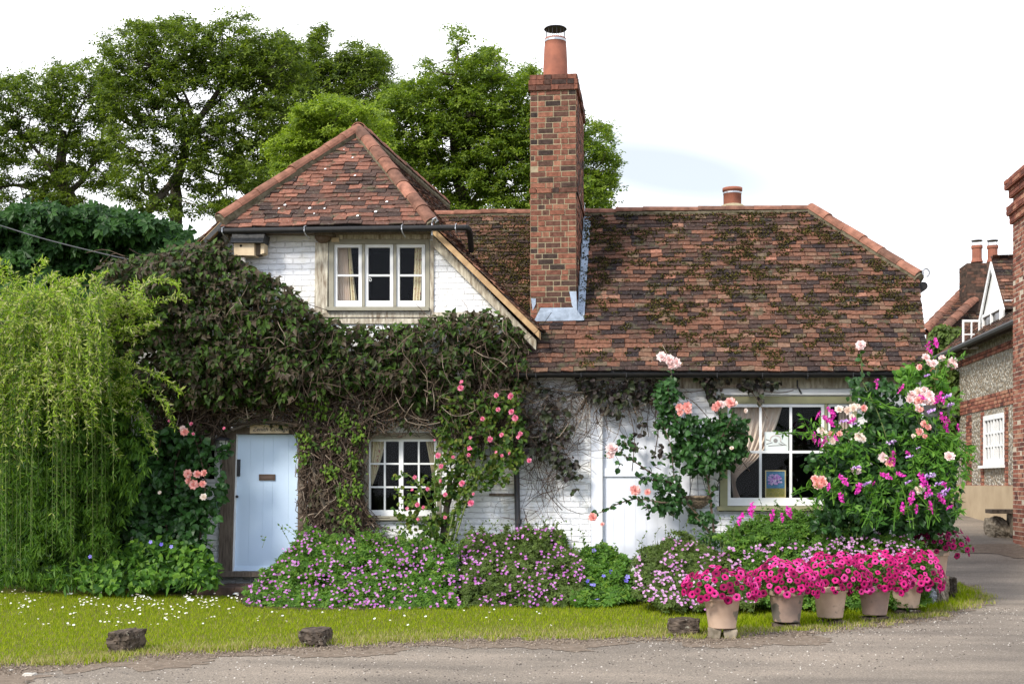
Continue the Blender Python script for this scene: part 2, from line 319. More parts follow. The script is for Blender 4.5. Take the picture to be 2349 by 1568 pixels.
def glassmat():
    m, n, l, b = newmat('window_glass'); t = n.new('ShaderNodeBsdfTransparent'); t.inputs[0].default_value = (.9, .93, .92, 1)
    g = n.new('ShaderNodeBsdfGlossy'); g.inputs[1].default_value = .03; x = n.new('ShaderNodeMixShader'); x.inputs[0].default_value = .012
    l.new(t.outputs[0], x.inputs[1]); l.new(g.outputs[0], x.inputs[2]); l.new(x.outputs[0], n['Material Output'].inputs[0]); return m
M['glass'] = glassmat()
def flint():
    m, n, l, b = newmat('flint_wall'); b.inputs['Roughness'].default_value = .7
    t = tex(n, l, 17, kind='V'); r = rampnode(n, [(0, (.07, .06, .055)), (.3, (.17, .15, .12)), (.6, (.28, .25, .20)), (.85, (.42, .39, .33)), (1, (.6, .57, .5))])
    s = n.new('ShaderNodeSeparateColor'); l.new(t.outputs['Color'], s.inputs[0]); l.new(s.outputs[0], r.inputs[0])
    e = rampnode(n, [(.0, (0, 0, 0)), (.5, (0, 0, 0)), (.62, (1, 1, 1))]); l.new(t.outputs['Distance'], e.inputs[0])
    l.new(mixc(n, l, e.outputs[0], r.outputs[0], (.26, .20, .13)), b.inputs['Base Color']); bump(n, l, mth('SUBTRACT', 1, t.outputs['Distance'], nodes=n, links=l), b, .9, .04); return m
M['flint'] = flint()
def roadmat():
    m, n, l, b = newmat('road_surface'); b.inputs['Roughness'].default_value = .9; b.inputs['Specular IOR Level'].default_value = .15
    a = tex(n, l, .9, 5, stretch=(.5, 1.4, 1)); r = rampnode(n, [(.30, (.125, .106, .088)), (.48, (.185, .156, .126)), (.68, (.250, .208, .166))]); l.new(a.outputs[0], r.inputs[0])
    f = tex(n, l, 70, 3, rough=.8); r2 = rampnode(n, [(.3, (.5, .5, .5)), (.5, (1, 1, 1)), (.72, (1.9, 1.85, 1.8))]); l.new(f.outputs[0], r2.inputs[0])
    o = mixc(n, l, 1, r.outputs[0], r2.outputs[0], 'MULTIPLY')
    v = tex(n, l, 28, kind='V'); r3 = rampnode(n, [(.06, (1, 1, 1)), (.13, (0, 0, 0))]); l.new(v.outputs['Distance'], r3.inputs[0])
    o = mixc(n, l, mth('MULTIPLY', r3.outputs[0], .55, nodes=n, links=l), o, (.6, .56, .5)); l.new(o, b.inputs['Base Color'])
    bump(n, l, f.outputs[0], b, .6, .01); return m
M['road'] = roadmat()
M['tarmac'] = plain('grey_tarmac', (.19, .165, .158), .9, (.165, .143, .136), 60, .15, .5, spots=((.34, .31, .28), 70, .66))
M['dirt'] = plain('verge_dirt', (.20, .155, .118), .95, (.125, .098, .074), 14, .05, .7, spots=((.42, .36, .28), 45, .64))
M['lawn'] = plain('lawn_ground', (.09, .11, .01), .95, (.13, .11, .04), 9, .05, .4)
M['earth'] = plain('bare_earth', (.07, .052, .038), .95, (.035, .027, .02), 10, .05, .6)
M['field'] = plain('far_ground', (.07, .10, .03), .95, (.05, .06, .02), .5, .05, .2)

# ------------------------------------------------------------------ templates
def T(v, f, m=None):
    f = np.array(f); return (np.array(v, float), f, np.zeros(len(f), int) if m is None else np.array(m))
LEAF = T([(0, 0, 0), (-.3, .38, .1), (0, .45, 0), (.3, .38, .1), (0, 1, -.12)], [(0, 2, 1), (0, 3, 2), (1, 2, 4), (2, 3, 4)])
OVAL = T([(0, 0, 0), (-.36, .25, .08), (-.38, .6, .08), (0, 1, -.14), (.38, .6, .08), (.36, .25, .08), (0, .45, 0)], [(0, 6, 1), (1, 6, 2), (2, 6, 3), (3, 6, 4), (4, 6, 5), (5, 6, 0)])
SLIM = T([(0, 0, 0), (-.12, .45, .03), (0, 1, -.1), (.12, .45, .03)], [(0, 2, 1), (0, 3, 2)])
def star_leaf(k=5, spread=1.9):
    v = [(0, 0, 0)]; f = []
    for i in range(k):
        a = (i-(k-1)/2)*spread*2/k; s = 1-.22*abs(i-(k-1)/2)
        for da, r, z in ((-.40, .56, .03), (0, s, -.12), (.40, .56, .03)): v.append((math.sin(a+da)*r, math.cos(a+da)*r, z))
        b = 1+3*i; f += [(0, b+1, b), (0, b+2, b+1)]
    return T(v, f)
MAPLE = star_leaf(3, 2.3); PALM = star_leaf(5, 2.4)
GERL = star_leaf(5, 2.7)
def blossom5(cup=.1):
    v = [(0, 0, 0)]; f = []
    for i in range(5):
        a = i*2*math.pi/5
        for da, r, z in ((-.5, .8, cup), (0, 1, cup*1.3), (.5, .8, cup)): v.append((math.sin(a+da)*r, math.cos(a+da)*r, z))
        b = 1+3*i; f += [(0, b+1, b), (0, b+2, b+1)]
    return T(v, f)
FIVE = blossom5(.25)
def frames(n, up, spread, droop=None):
    """random frames: Z near 'up' within spread, Y = leaf direction"""
    up = np.asarray(up, float); up = np.broadcast_to(up, (n, 3)).copy()
    Z = up+rng.normal(size=(n, 3))*spread; Z /= np.linalg.norm(Z, axis=1)[:, None]+1e-9
    a = rng.normal(size=(n, 3)) if droop is None else np.asarray(droop)+rng.normal(size=(n, 3))*.6
    Y = a-(a*Z).sum(1)[:, None]*Z; Y /= np.linalg.norm(Y, axis=1)[:, None]+1e-9
    X = np.cross(Y, Z); return X, Y, Z
def inpoly(poly, u, v):
    p = np.array(poly, float); c = np.zeros(len(u), bool); j = len(p)-1
    for i in range(len(p)):
        xi, yi = p[i]; xj, yj = p[j]
        k = ((yi > v) != (yj > v)) & (u < (xj-xi)*(v-yi)/((yj-yi) or 1e-9)+xi); c ^= k; j = i
    return c
def sample(poly, n, ragged=8, s=0):
    p = np.array(poly, float); lo = p.min(0); hi = p.max(0); U = []; Vv = []; tot = 0
    while tot < n:
        u = rng.uniform(lo[0]-ragged, hi[0]+ragged, n*2); v = rng.uniform(lo[1]-ragged, hi[1]+ragged, n*2)
        du = (noise2(u/14, v/14, s)-.5)*2*ragged; dv = (noise2(u/14, v/14, s+9)-.5)*2*ragged
        k = inpoly(poly, u+du, v+dv); U.append(u[k]); Vv.append(v[k]); tot += k.sum()
    return np.concatenate(U)[:n], np.concatenate(Vv)[:n]
def mass(mb, poly, n, Yf, size, tpl=LEAF, thick=.25, bulge=.25, bs=45, up=(0, -.6, .8), spread=.5, droop=(0, -.3, -1), ragged=10, seed=0, holes=0, mi=None):
    """foliage over a region of a wall or mound: Yf(u,v) is its real depth, 'thick' its thickness, bulging in clumps"""
    u, v = sample(poly, n, ragged, seed); nb = noise2(u/bs, v/bs, seed+3, 2)
    if holes:
        k = noise2(u/22, v/22, seed+5, 2) > holes; u, v, nb = u[k], v[k], nb[k]
    Y = np.array([Yf(a, b) for a, b in zip(u, v)])-bulge*(nb-.5)*2+rng.random(len(u))**1.5*thick
    pos = Pn(u, v, Y); X, Yx, Z = frames(len(u), up, spread, droop)
    sc = size*rng.uniform(.6, 1.25, len(u)); kk = ~((u > 565) & (u < 668) & (v > 974) & (v < 1000)); mb.inst(tpl, pos[kk], X[kk], Yx[kk], Z[kk], sc[kk]); return pos

def spline(pts, n):
    pts = [np.array(tuple(p), float) for p in pts]; m = len(pts)-1; o = []
    for i in range(n+1):
        t = i/n*m; k = min(int(t), m-1); f = t-k; a, b, c, dd = pts[max(k-1, 0)], pts[k], pts[k+1], pts[min(k+2, m)]
        o.append(.5*((2*b)+(-a+c)*f+(2*a-5*b+4*c-dd)*f*f+(-a+3*b-3*c+dd)*f**3))
    return o

# ------------------------------------------------------------------ ground, road, lawn
def sheet(name, x0, x1, y0, y1, dz, m, kind='structure', label=None):
    ys = sorted({y0, y1, *[y for y in HY if y0 < y < y1]}); v = []; f = []
    for y in ys: v += [(x0, y, H(y)+dz), (x1, y, H(y)+dz)]
    for i in range(len(ys)-1): f.append((2*i, 2*i+1, 2*i+3, 2*i+2))
    return tag(MB().add(v, f).build(name, m), kind=kind, label=label)
sheet('ground', -400, 400, -100, 400, 0, M['field'])
sheet('road', -45, 12, -25, 17.2, .004, M['road'])
sheet('lane', 3.2, 9.5, 17.2, 60, .004, M['road'])
edge = [(-250, 1560), (-100, 1542), (0, 1524), (120, 1520), (240, 1512), (350, 1496), (460, 1492), (560, 1486), (700, 1478), (820, 1474), (900, 1470), (1100, 1462), (1300, 1462), (1420, 1455), (1500, 1457), (1620, 1462), (1700, 1452), (1850, 1443), (2000, 1428), (2120, 1412), (2200, 1396), (2240, 1376), (2226, 1352), (2200, 1335)]
edgeG = [G(*e) for e in edge]
def jitter_line(pts, amp, n=34, seed=0):
    o = []
    for i in range(len(pts)-1):
        for k in range(n):
            a, b = pts[i], pts[i+1]; t = k/n; p = a.lerp(b, t); dd = (b-a).normalized(); nn = Vector((dd.y, -dd.x, 0))
            q = (float(noise2(p.x*3, p.y*3, seed))-.5)*2*amp+(float(noise2(p.x*14, p.y*14, seed+3))-.5)*amp*.7; o.append(p+nn*q)
    return o+[pts[-1]]
def flat(name, pts, dz, m, label=None):
    pts = [Vector((p[0], p[1], 0)) for p in pts]; tri = tessellate_polygon([pts])
    v = [(p.x, p.y, H(p.y)+dz) for p in pts]
    tris = []
    for t in tri:
        a, b, c = [v[i] for i in t]
        z = (b[0]-a[0])*(c[1]-a[1])-(b[1]-a[1])*(c[0]-a[0]); tris.append(t if z > 0 else t[::-1])
    return tag(MB().add(v, tris).build(name, m), kind='structure', label=label)
back = [Vector((3.9, 17.1, 0)), Vector((3.2, 17.19, 0)), Vector((-30, 17.19, 0)), Vector((-30, 9.6, 0))]
outer = []
for i, p in enumerate(edgeG):
    a = edgeG[max(i-1, 0)]; b = edgeG[min(i+1, len(edgeG)-1)]; dd = (b-a).normalized(); wd = (.75+.25*math.sin(i*1.7)) if i < 17 else .22
    outer.append(p+Vector((dd.y, -dd.x, 0))*wd*(.35 if i > 20 else 1))
flat('verge', jitter_line(outer, .34, seed=4)+back, .008, M['dirt'])
lawn_line = jitter_line(edgeG, .14, seed=1)
flat('lawn', lawn_line+[Vector((3.75, 17.0, 0)), Vector((3.2, 17.1, 0)), Vector((-30, 17.1, 0)), Vector((-30, 9.9, 0))], .014, M['lawn'])
bed = [G(u, v) for u, v in [(-400, 1345), (-50, 1350), (120, 1350), (260, 1352), (420, 1346), (500, 1338), (560, 1395), (700, 1402), (950, 1400), (1200, 1385), (1440, 1378), (1560, 1395), (1700, 1395), (1900, 1392), (2080, 1385), (2170, 1345)]]
flat('flower_bed_soil', jitter_line(bed, .1, 6, 2)+[Vector((3.6, 17.0, 0)), Vector((3.1, 17.05, 0)), Vector((-30, 17.05, 0))], .02, M['earth'])
# grey resurfaced lane band on the right
band = [G(u, v) for u, v in [(2190, 1568), (2230, 1530), (2290, 1470), (2345, 1440), (2420, 1400), (2500, 1640), (2300, 1700), (2150, 1700)]]
litter = [G(u, v) for u, v in [(2182, 1262), (2230, 1250), (2290, 1247), (2400, 1256), (2400, 1284), (2330, 1280), (2280, 1270), (2230, 1270)]]
flat('lane_litter', jitter_line(litter, .12, 12, 6), .012, M['dirt'])
# grass blades
def grass_points(n, poly, dens=None):
    p = np.array([(q.x, q.y) for q in poly]); lo = p.min(0); hi = p.max(0); lo[0] = max(lo[0], -11)
    x = rng.uniform(lo[0], hi[0], n); y = rng.uniform(lo[1], hi[1], n); k = inpoly(p, x, y); return x[k], y[k]
BL = T([(-.09, 0, 0), (.09, 0, 0), (.02, .25, 1)], [(0, 1, 2)])
def blades(x, y, h, m, name, label):
    n = len(x); a = rng.uniform(0, 6.28, n); X = np.stack([np.cos(a), np.sin(a), 0*a], -1); Yv = np.stack([-np.sin(a), np.cos(a), 0*a], -1)
    Z = np.stack([rng.normal(size=n)*.3, rng.normal(size=n)*.3, np.ones(n)], -1)
    pos = np.stack([x, y, np.array([H(t) for t in y])+.012], -1)
    o = MB().inst(BL, pos, X, Yv*rng.uniform(0, 3, n)[:, None], Z, h*rng.uniform(.5, 1.3, n)).build(name, m); return tag(o, label, 'grass', kind='stuff')
lawn_poly = edgeG+[Vector((3.5, 16.6, 0)), Vector((2, 15.6, 0)), Vector((-12, 15.9, 0)), Vector((-12, 10, 0))]
x, y = grass_points(330000, lawn_poly)
e2 = np.interp(x, [p.x for p in edgeG[:-3]], [p.y for p in edgeG[:-3]]); dist = y-e2
bedline = np.interp(x, [p.x for p in bed], [p.y for p in bed])
keep = (rng.random(len(x)) < np.clip(dist/.4+.35, .2, 1)) & (noise2(x*2.2, y*3, 5) > .30-np.clip((dist-.4)*.8, -.2, .3)) & ((y < bedline+.05) | (x > 3.0))
x, y, dist = x[keep], y[keep], dist[keep]
dry = rng.random(len(x)) < np.clip(.8-dist*.75, .05, .8)*(.3+noise2(x*1.5, y*1.5, 8))
blades(x[~dry], y[~dry], .035, M['grass'], 'grass', 'short bright green lawn grass in front of the flower bed')
blades(x[dry], y[dry], .032, M['drygrass'], 'dry_grass', 'dry straw coloured grass along the edge of the road')
# tufts around the pots
tx, ty = [], []
for _ in range(95):
    u = random.uniform(1620, 2235); v = np.interp(u, [1620, 1850, 2100, 2235], [1450, 1436, 1402, 1378])+random.uniform(-18, 6)
    g = G(u, v); n = 45; tx.append(rng.normal(g.x, .06, n)); ty.append(rng.normal(g.y, .05, n))
blades(np.concatenate(tx), np.concatenate(ty), .075, M['grass'], 'grass_tufts', 'longer green grass tufts around the feet of the terracotta pots')
tx, ty = [], []
for _ in range(520):
    k = random.randrange(2, len(edgeG)-2); a_, b_ = edgeG[k], edgeG[k+1]; g = a_.lerp(b_, random.random()); o_ = random.gauss(-.04, .13); n = int(random.uniform(14, 50)); r_ = random.uniform(.03, .09); tx.append(rng.normal(g.x+random.gauss(0, .1), r_, n)); ty.append(rng.normal(g.y+o_, r_*.7, n))
tx = np.concatenate(tx); ty = np.concatenate(ty); kk = rng.random(len(tx)) < .5
blades(tx[kk], ty[kk], .045, M['drygrass'], 'dry_grass', 'straw coloured tufts straggling over the verge on to the road edge')
blades(tx[~kk], ty[~kk], .042, M['grass'], 'grass', 'green tufts straggling over the bare verge')
# loose stones and grit on the road edge
def pebble_tpl():
    v = []; 
    for i in range(6): a = i*math.pi/3; v.append((math.cos(a)*random.uniform(.7, 1.1), math.sin(a)*random.uniform(.6, 1), .25))
    v += [(0, 0, .75)]; v += [(a*.8, b*.8, -.2) for a, b, c in v[:6]]
    f = [(i, (i+1) % 6, 6) for i in range(6)]+[(7+i, 7+(i+1) % 6, (i+1) % 6) for i in range(6)]+[(7+i, (i+1) % 6, i) for i in range(6)]
    return T(v, f)
M['grit'] = islands('road_grit', [(0, (.06, .05, .045)), (.5, (.22, .19, .16)), (.85, (.42, .37, .32)), (1, (.6, .56, .5))], .9, .1, None)
n = 9000; gx = rng.uniform(-8.5, 6, n); gy = np.interp(gx, [p.x for p in edgeG[:-3]], [p.y for p in edgeG[:-3]])-rng.random(n)**2*3.2+.15
a = rng.uniform(0, 6.28, n); Xv = np.stack([np.cos(a), np.sin(a), 0*a], -1); Yv = np.stack([-np.sin(a), np.cos(a), 0*a], -1)
tag(MB().inst(pebble_tpl(), np.stack([gx, gy, np.full(n, .005)], -1), Xv, Yv, np.tile([0, 0, 1.], (n, 1)), rng.uniform(.003, .011, n)).build('gravel', M['grit']), 'loose pale grit scattered on the road beside the verge', 'gravel', kind='stuff')

M['crumb'] = islands('soil_crumbs', [(0, (.08, .062, .048)), (.6, (.18, .14, .105)), (1, (.36, .29, .22))], .95, .05, None)
n = 11000; gx = rng.uniform(-8.5, 3.3, n); gy = np.interp(gx, [p.x for p in edgeG[:-3]], [p.y for p in edgeG[:-3]])+rng.normal(size=n)*.12-np.where(rng.random(n) < .6, rng.uniform(.2, .5, n), .02)
a = rng.uniform(0, 6.28, n); Xv = np.stack([np.cos(a), np.sin(a), 0*a], -1); Yv = np.stack([-np.sin(a), np.cos(a), 0*a], -1)
tag(MB().inst(pebble_tpl(), np.stack([gx, gy, np.full(n, .014)], -1), Xv, Yv, np.tile([0, 0, 1.], (n, 1)), rng.uniform(.003, .011, n)).build('soil_crumbs', M['crumb']), 'brown soil crumbs along the ragged verge', 'soil', kind='stuff')

# ------------------------------------------------------------------ tiles, bricks, ridge runs
def tiles(mb, pts, Ud, gauge=.093, wid=.168, th=.019, start=0, jit=1.0):
    """courses of overlapping plain tiles over the planar polygon pts; Ud runs along the eave; pts[0] is on the eave"""
    O = Vector(pts[0]); U = Vector(Ud).normalized(); nrm = None
    far = max((Vector(p)-O for p in pts), key=lambda q: (q-q.dot(U)*U).length); V = (far-far.dot(U)*U).normalized(); W = U.cross(V)
    if W.z < 0: W = -W
    poly = [((Vector(p)-O).dot(U), (Vector(p)-O).dot(V)) for p in pts]
    tmax = max(p[1] for p in poly); t = start; row = 0
    U, V, W, O = [np.array(tuple(q)) for q in (U, V, W, O)]
    while t < tmax:
        tm = min(t+gauge*.5, tmax-.001); xs = []
        for i in range(len(poly)):
            a, b = poly[i], poly[(i+1) % len(poly)]
            if (a[1] > tm) != (b[1] > tm): xs.append(a[0]+(tm-a[1])/(b[1]-a[1])*(b[0]-a[0]))
        if len(xs) >= 2:
            s0, s1 = min(xs), max(xs); s = s0-random.random()*wid*(.5 if row % 2 else 1)
            while s < s1:
                a0 = max(s, s0); a1 = min(s+wid*random.uniform(.96, 1.02), s1)
                if a1-a0 > .025:
                    dt = random.gauss(0, .004)*jit; sk = random.gauss(0, .005)*jit; lf = th+abs(random.gauss(0, .004))*jit; rl = random.gauss(0, .003)*jit
                    sag = (float(noise2(s*.9, t*1.2, 3))-.5)*.045*jit; sg = (float(noise2(s*.5+7, t*.3, 13))-.5)*.03*jit
                    def pt(ss, tt, w): return O+U*ss+V*(tt+sg)+W*(w+sag)
                    v = [pt(a0+.002, t+dt-sk, lf+rl), pt(a1-.002, t+dt+sk, lf-rl), pt(a1-.002, t+gauge*1.35, .004), pt(a0+.002, t+gauge*1.35, .004),
                         pt(a0+.002, t+dt-sk, lf+rl-th*1.1), pt(a1-.002, t+dt+sk, lf-rl-th*1.1), pt(a1-.002, t+gauge*1.35, -.01), pt(a0+.002, t+gauge*1.35, -.01)]
                    mb.add(v, [[0, 1, 2, 3], [4, 5, 1, 0], [5, 6, 2, 1], [7, 4, 0, 3]])
                s += wid
        t += gauge; row += 1
    return mb
def slab(mb, pts, off=-.03, thick=.06, mi=0):
    p = [Vector(q) for q in pts]; nn = (p[1]-p[0]).cross(p[2]-p[0]).normalized()
    if nn.z < 0: nn = -nn
    a = [q+nn*off for q in p]; b = [q+nn*(off-thick) for q in p]; n = len(p)
    mb.ngon(a, mi); mb.ngon(b[::-1], mi)
    for i in range(n): mb.ngon([a[i], a[(i+1) % n], b[(i+1) % n], b[i]], mi)
    return mb
def ridge_run(mb, a, b, r=.1, seg=.32, k=9, mort=None, lift=0):
    a, b = Vector(a), Vector(b); L_ = (b-a).length; dd = (b-a)/L_; side = dd.cross(Vector((0, 0, 1))).normalized(); upv = side.cross(dd).normalized()
    n = max(1, round(L_/seg)); 
    for i in range(n):
        p0 = a+dd*(L_*i/n-.015); p1 = a+dd*(L_*(i+1)/n); j = Vector((0, 0, random.gauss(0, .006))); v = []
        for p, rr in ((p0, r*1.08), (p1, r*.97)):
            for t in (0, .013):
                for m in range(k):
                    an = math.pi*(m/(k-1)); q = p+j+side*math.cos(an)*(rr-t)+upv*(math.sin(an)*(rr-t)*.85-.03+lift); v.append(tuple(q))
        f = []
        for m in range(k-1):
            f += [(m, m+1, 2*k+m+1, 2*k+m), (k+m, 3*k+m, 3*k+m+1, k+m+1), (m, k+m, k+m+1, m+1), (2*k+m, 2*k+m+1, 3*k+m+1, 3*k+m)]
        mb.add(v, f)
    if mort is not None:
        mort.tube([a-Vector((0, 0, .075)), b-Vector((0, 0, .075))], r*.98, 8)
def bricks(mb, O, U, V, W, H_, nrm, course=.075, bl=.215, bw=.103, proud=.004, skip=None):
    O, U, V, nrm = [np.array(tuple(q), float) for q in (O, U, V, nrm)]; r = 0; z = 0
    while z+course*.5 < H_:
        s = 0; tog = r % 2; first = True
        while s < W-.02:
            l_ = bl if tog else bw
            if first: l_ = random.choice((bw, bl, bw*.6, bl*.75)) if r % 2 else bw
            first = False
            if random.random() < .15: l_ = bw if tog else bl
            e = min(s+l_, W)
            if W-e < .05: e = W
            g = .0068; p = proud+random.gauss(0, .0025); hh = min(course, H_-z)
            if not (skip and skip(s+.5*(e-s), z)):
                a = [O+U*(s+g)+V*(z+g+random.gauss(0, .0015)), O+U*(e-g)+V*(z+g+random.gauss(0, .0015)), O+U*(e-g)+V*(z+hh-g), O+U*(s+g)+V*(z+hh-g)]
                v = [q-nrm*.01 for q in a]+[q+nrm*p for q in a]
                mb.add(v, [[4, 5, 6, 7], [0, 1, 5, 4], [1, 2, 6, 5], [2, 3, 7, 6], [3, 0, 4, 7]])
            s = e; tog = 1-tog
        z += course; r += 1

# ------------------------------------------------------------------ the cottage
YW = 17.0
cot = thing('cottage', 'white painted brick cottage with mossy red tiled roofs and a half hipped gable', 'cottage', P(1190, 1345, YW))
def wall_mesh(name, outer, holes, Y, mat, parent, depth=.22):
    o3 = [P(u, v, Y) for u, v in outer]; h3 = [[P(u, v, Y) for u, v in h] for h in holes]
    flatp = [[Vector((p.x, p.z, 0)) for p in o3]]+[[Vector((p.x, p.z, 0)) for p in h] for h in h3]
    tri = tessellate_polygon(flatp); allp = o3+[p for h in h3 for p in h]
    mb = MB(); tt = []
    for t in tri:
        a, b, c = [allp[i] for i in t]; z = (b.x-a.x)*(c.z-a.z)-(b.z-a.z)*(c.x-a.x); tt.append(t if z > 0 else t[::-1])
    mb.add([tuple(p) for p in allp], tt)
    for ring in [o3]+h3:
        for i in range(len(ring)):
            a, b = ring[i], ring[(i+1) % len(ring)]; dv = Vector((0, depth, 0)); mb.ngon([a, b, b+dv, a+dv])
    return mb.build(name, mat, parent)
W1 = [(755, 549), (985, 549), (981, 712), (751, 712)]
W2 = [(830, 992), (1012, 992), (1012, 1195), (830, 1195)]
W3 = [(1653, 908), (1966, 908), (1966, 1173), (1649, 1173)]
W0 = [(350, 1000), (502, 1000), (502, 1114), (350, 1114)]
D1 = [(505, 978), (697, 978), (697, 1318), (505, 1318)]
D2 = [(1355, 915), (1582, 915), (1582, 1285), (1355, 1285)]
wall_mesh('gable_wall', [(300, 1362), (1192, 1362), (1192, 742), (998, 533), (495, 535), (300, 740)], [W1, W2, W0, D1], YW, M['wall'], cot)
wall_mesh('front_wall', [(1192.6, 1362), (2118, 1362), (2118, 858), (1192.6, 858)], [W3, D2], YW, M['wall'], cot)
# side wall on the lane
a = P(2118, 1362, YW); b = P(2118, 858, YW)
MB().ngon([a, a+Vector((0, 5, 0)), b+Vector((0, 4.8, 0)), b+Vector((0, 3.5, 1.2)), b+Vector((0, 1.2, 1.2)), b]).build('side_wall', M['wall'], cot)

# --- main roof
YE, YR = 16.68, 19.1
eL, eR = P(1150, 853, YE), P(2132, 851, YE); rL, rR = P(985, 490, YR), P(1860, 478, YR)
def main_plane(u, v):
    A, B, C = P(1195, 853, YE), P(2120, 851, YE), P(1400, 486, YR); n = (B-A).cross(C-A); r = ray(u, v); o = Vector((0, 0, EYE)); return o+r*((A-o).dot(n)/r.dot(n))
hc = main_plane(2108, 636); tri_pts = [main_plane(1150, 853), main_plane(2132, 852), hc, main_plane(1860, 480), main_plane(985, 492)]
Ue = (tri_pts[1]-tri_pts[0])
roof = tiles(MB(), tri_pts, Ue).build('main_roof_tiles', M['tile'], cot)
rb = MB(); slab(rb, tri_pts)
bk = [tri_pts[4]+Vector((0, 0, 0)), tri_pts[3], Vector((tri_pts[1].x, 21.6, 3.3)), Vector((tri_pts[0].x-1, 21.6, 3.0))]; slab(rb, bk)
slab(rb, [tri_pts[3], hc, Vector((hc.x, 20.4, hc.z))])
rb.build('roof_deck', M['felt'], roof)
rm = MB(); rt = MB()
ridge_run(rt, tri_pts[4]+Vector((0, 0, .02)), tri_pts[3]+Vector((0, 0, .02)), .085, .42, mort=rm)
ridge_run(rt, hc+Vector((0, 0, .04)), tri_pts[3]+Vector((0, 0, .04)), .105, .36, mort=rm)
rt.build('ridge_tiles', M['ridge'], cot); M['bedding'] = plain('mossy_bedding_mortar', (.17, .145, .10), .95, (.07, .06, .035), 14, .05, .6); rm.build('mortar_bedding', M['bedding'], cot)
# hip iron curl
hi = MB(); c = hc+Vector((.05, -.02, .03))
hi.tube([c+Vector((math.sin(t)*.045+.04, 0, math.cos(t)*.055+.03)) for t in np.linspace(-2.2, 3.0, 14)], .013, 6); hi.build('hip_iron', M['galv'], cot)
hg = MB(); c2 = hc+Vector((.06, 0, -.12)); hg.tube([c2, c2+Vector((0, 2.2, 0))], .06, 10); hg.build('side_gutter', M['black'], cot)

# --- gable roof (half hip in front, slopes to both sides)
YG = 16.72; gl, gr = P(508, 500, YG), P(990, 512, YG); ap = P(817, 300, 18.35)
mid = (gl.x+gr.x)/2; ap = Vector((mid+.06, ap.y, ap.z))
el, er = P(500, 521, YG-.06), P(1000, 518, YG-.06)
hp = tiles(MB(), [el, er, ap], er-el, gauge=.098, wid=.19, th=.016, jit=1.5)
hipo = hp.build('hip_roof_tiles', M['hiptile'], cot); sb = MB(); slab(sb, [el, er, ap])
br_ = P(1236, 752, YG); bl_ = P(258, 752, YG); YBK = 23.5
rb0 = P(1036, 497, 24.0); gdir = Vector((rb0.x-ap.x, 24.0-ap.y, 0))/(24.0-ap.y)
def back(p): return Vector((p.x, p.y, p.z))+gdir*(YBK-p.y)
sd = MB()
tiles(sd, [br_, back(br_), back(gr), gr], gdir); tiles(sd, [gr, back(gr), back(ap), ap], gdir)
tiles(sd, [bl_, back(bl_), back(gl), gl], gdir); tiles(sd, [gl, back(gl), back(ap), ap], gdir)
sdo = sd.build('gable_roof_tiles', M['tile'], cot)
for q in ([br_, back(br_), back(gr), gr], [gr, back(gr), back(ap), ap], [bl_, back(bl_), back(gl), gl], [gl, back(gl), back(ap), ap]): slab(sb, q)
sb.build('roof_deck', M['felt'], hipo)
rt = MB(); rm = MB(); Z3 = Vector((0, 0, .05))
ridge_run(rt, gl+Vector((-.02, 0, .02)), ap+Z3, .105, .34, mort=rm); ridge_run(rt, gr+Vector((.02, 0, .02)), ap+Z3, .108, .34, mort=rm); ridge_run(rt, ap+Z3, back(ap)+Z3, .105, .36, mort=rm)
rt.build('hip_tiles', M['ridge'], cot); rm.build('hip_mortar', M['bedding'], cot)
hi = MB(); c = gr+Vector((.02, -.08, -.02)); hi.tube([c+Vector((0, 0, -.16)), c, c+Vector((.02, -.03, .05)), c+Vector((.06, -.04, .07)), c+Vector((.08, -.02, .03)), c+Vector((.05, 0, .01))], .012, 6); hi.build('hip_iron', M['galv'], cot)
# verge boards: weathered rafter, tan undercloak
for sgn, g0, b0, nm in ((1, gr, br_, 'a'), (-1, gl, bl_, 'b')):
    vb = MB(); dn = Vector((0, 0, -1)); out_ = Vector((0, -.0, 0))
    p0, p1 = g0+Vector((0, 0, -.03)), b0+Vector((0, 0, -.03))
    vb.hexa([p0, p1, p1+dn*.10, p0+dn*.10], (0, .28, 0)); vb.build('verge_board', M['tanwood'], cot)
    p0, p1 = g0+Vector((-sgn*.02, .2, -.13)), b0+Vector((-sgn*.06, .2, -.13))
    rf = MB(); rf.hexa([p0, p1, p1+dn*.14, p0+dn*.14], (0, .1, 0)); rf.build('rafter', M['flaking'], cot)
# soffit strip behind the gable gutter
MB().hexa([P(505, 524, 16.85), P(996, 522, 16.85), P(996, 534, 16.85), P(505, 536, 16.85)], (0, .16, 0)).build('fascia', M['timber'], cot)

# --- gutters
gm = MB(); gm.tube([P(502, 530, 16.58), P(1070, 522, 16.58)], .038, 12)
gm.tube(spline([P(1062, 522.5, 16.58), P(1073, 524, 16.6), P(1078, 538, 16.7), P(1081, 576, 16.9)], 8), .041, 10)
gt = gm.build('gable_gutter', M['black'], cot, smooth=False)
for u in (512, 700, 923, 1046):
    bm_ = MB()
    p = P(u, np.interp(u, [502, 1070], [530, 522]), 16.58); bm_.tube([p+Vector((0, .03, .06)), p+Vector((0, -.045, .035)), p+Vector((0, -.05, -.02)), p+Vector((0, .0, -.05)), p+Vector((0, .2, -.08))], .008, 5)
    bm_.build('bracket', M['galv'], gt)
gm = MB(); a, b = P(1196, 858, 16.6), P(2086, 857.5, 16.6); k = 10; v = []; prof = [(math.cos(math.pi+math.pi*i/(k-1))*.055, math.sin(math.pi+math.pi*i/(k-1))*.055) for i in range(k)]
for p in (a, b):
    for rr in (1, .86): v += [(p.x, p.y+yy*rr, p.z+zz*rr+.01) for yy, zz in prof]
f = [];
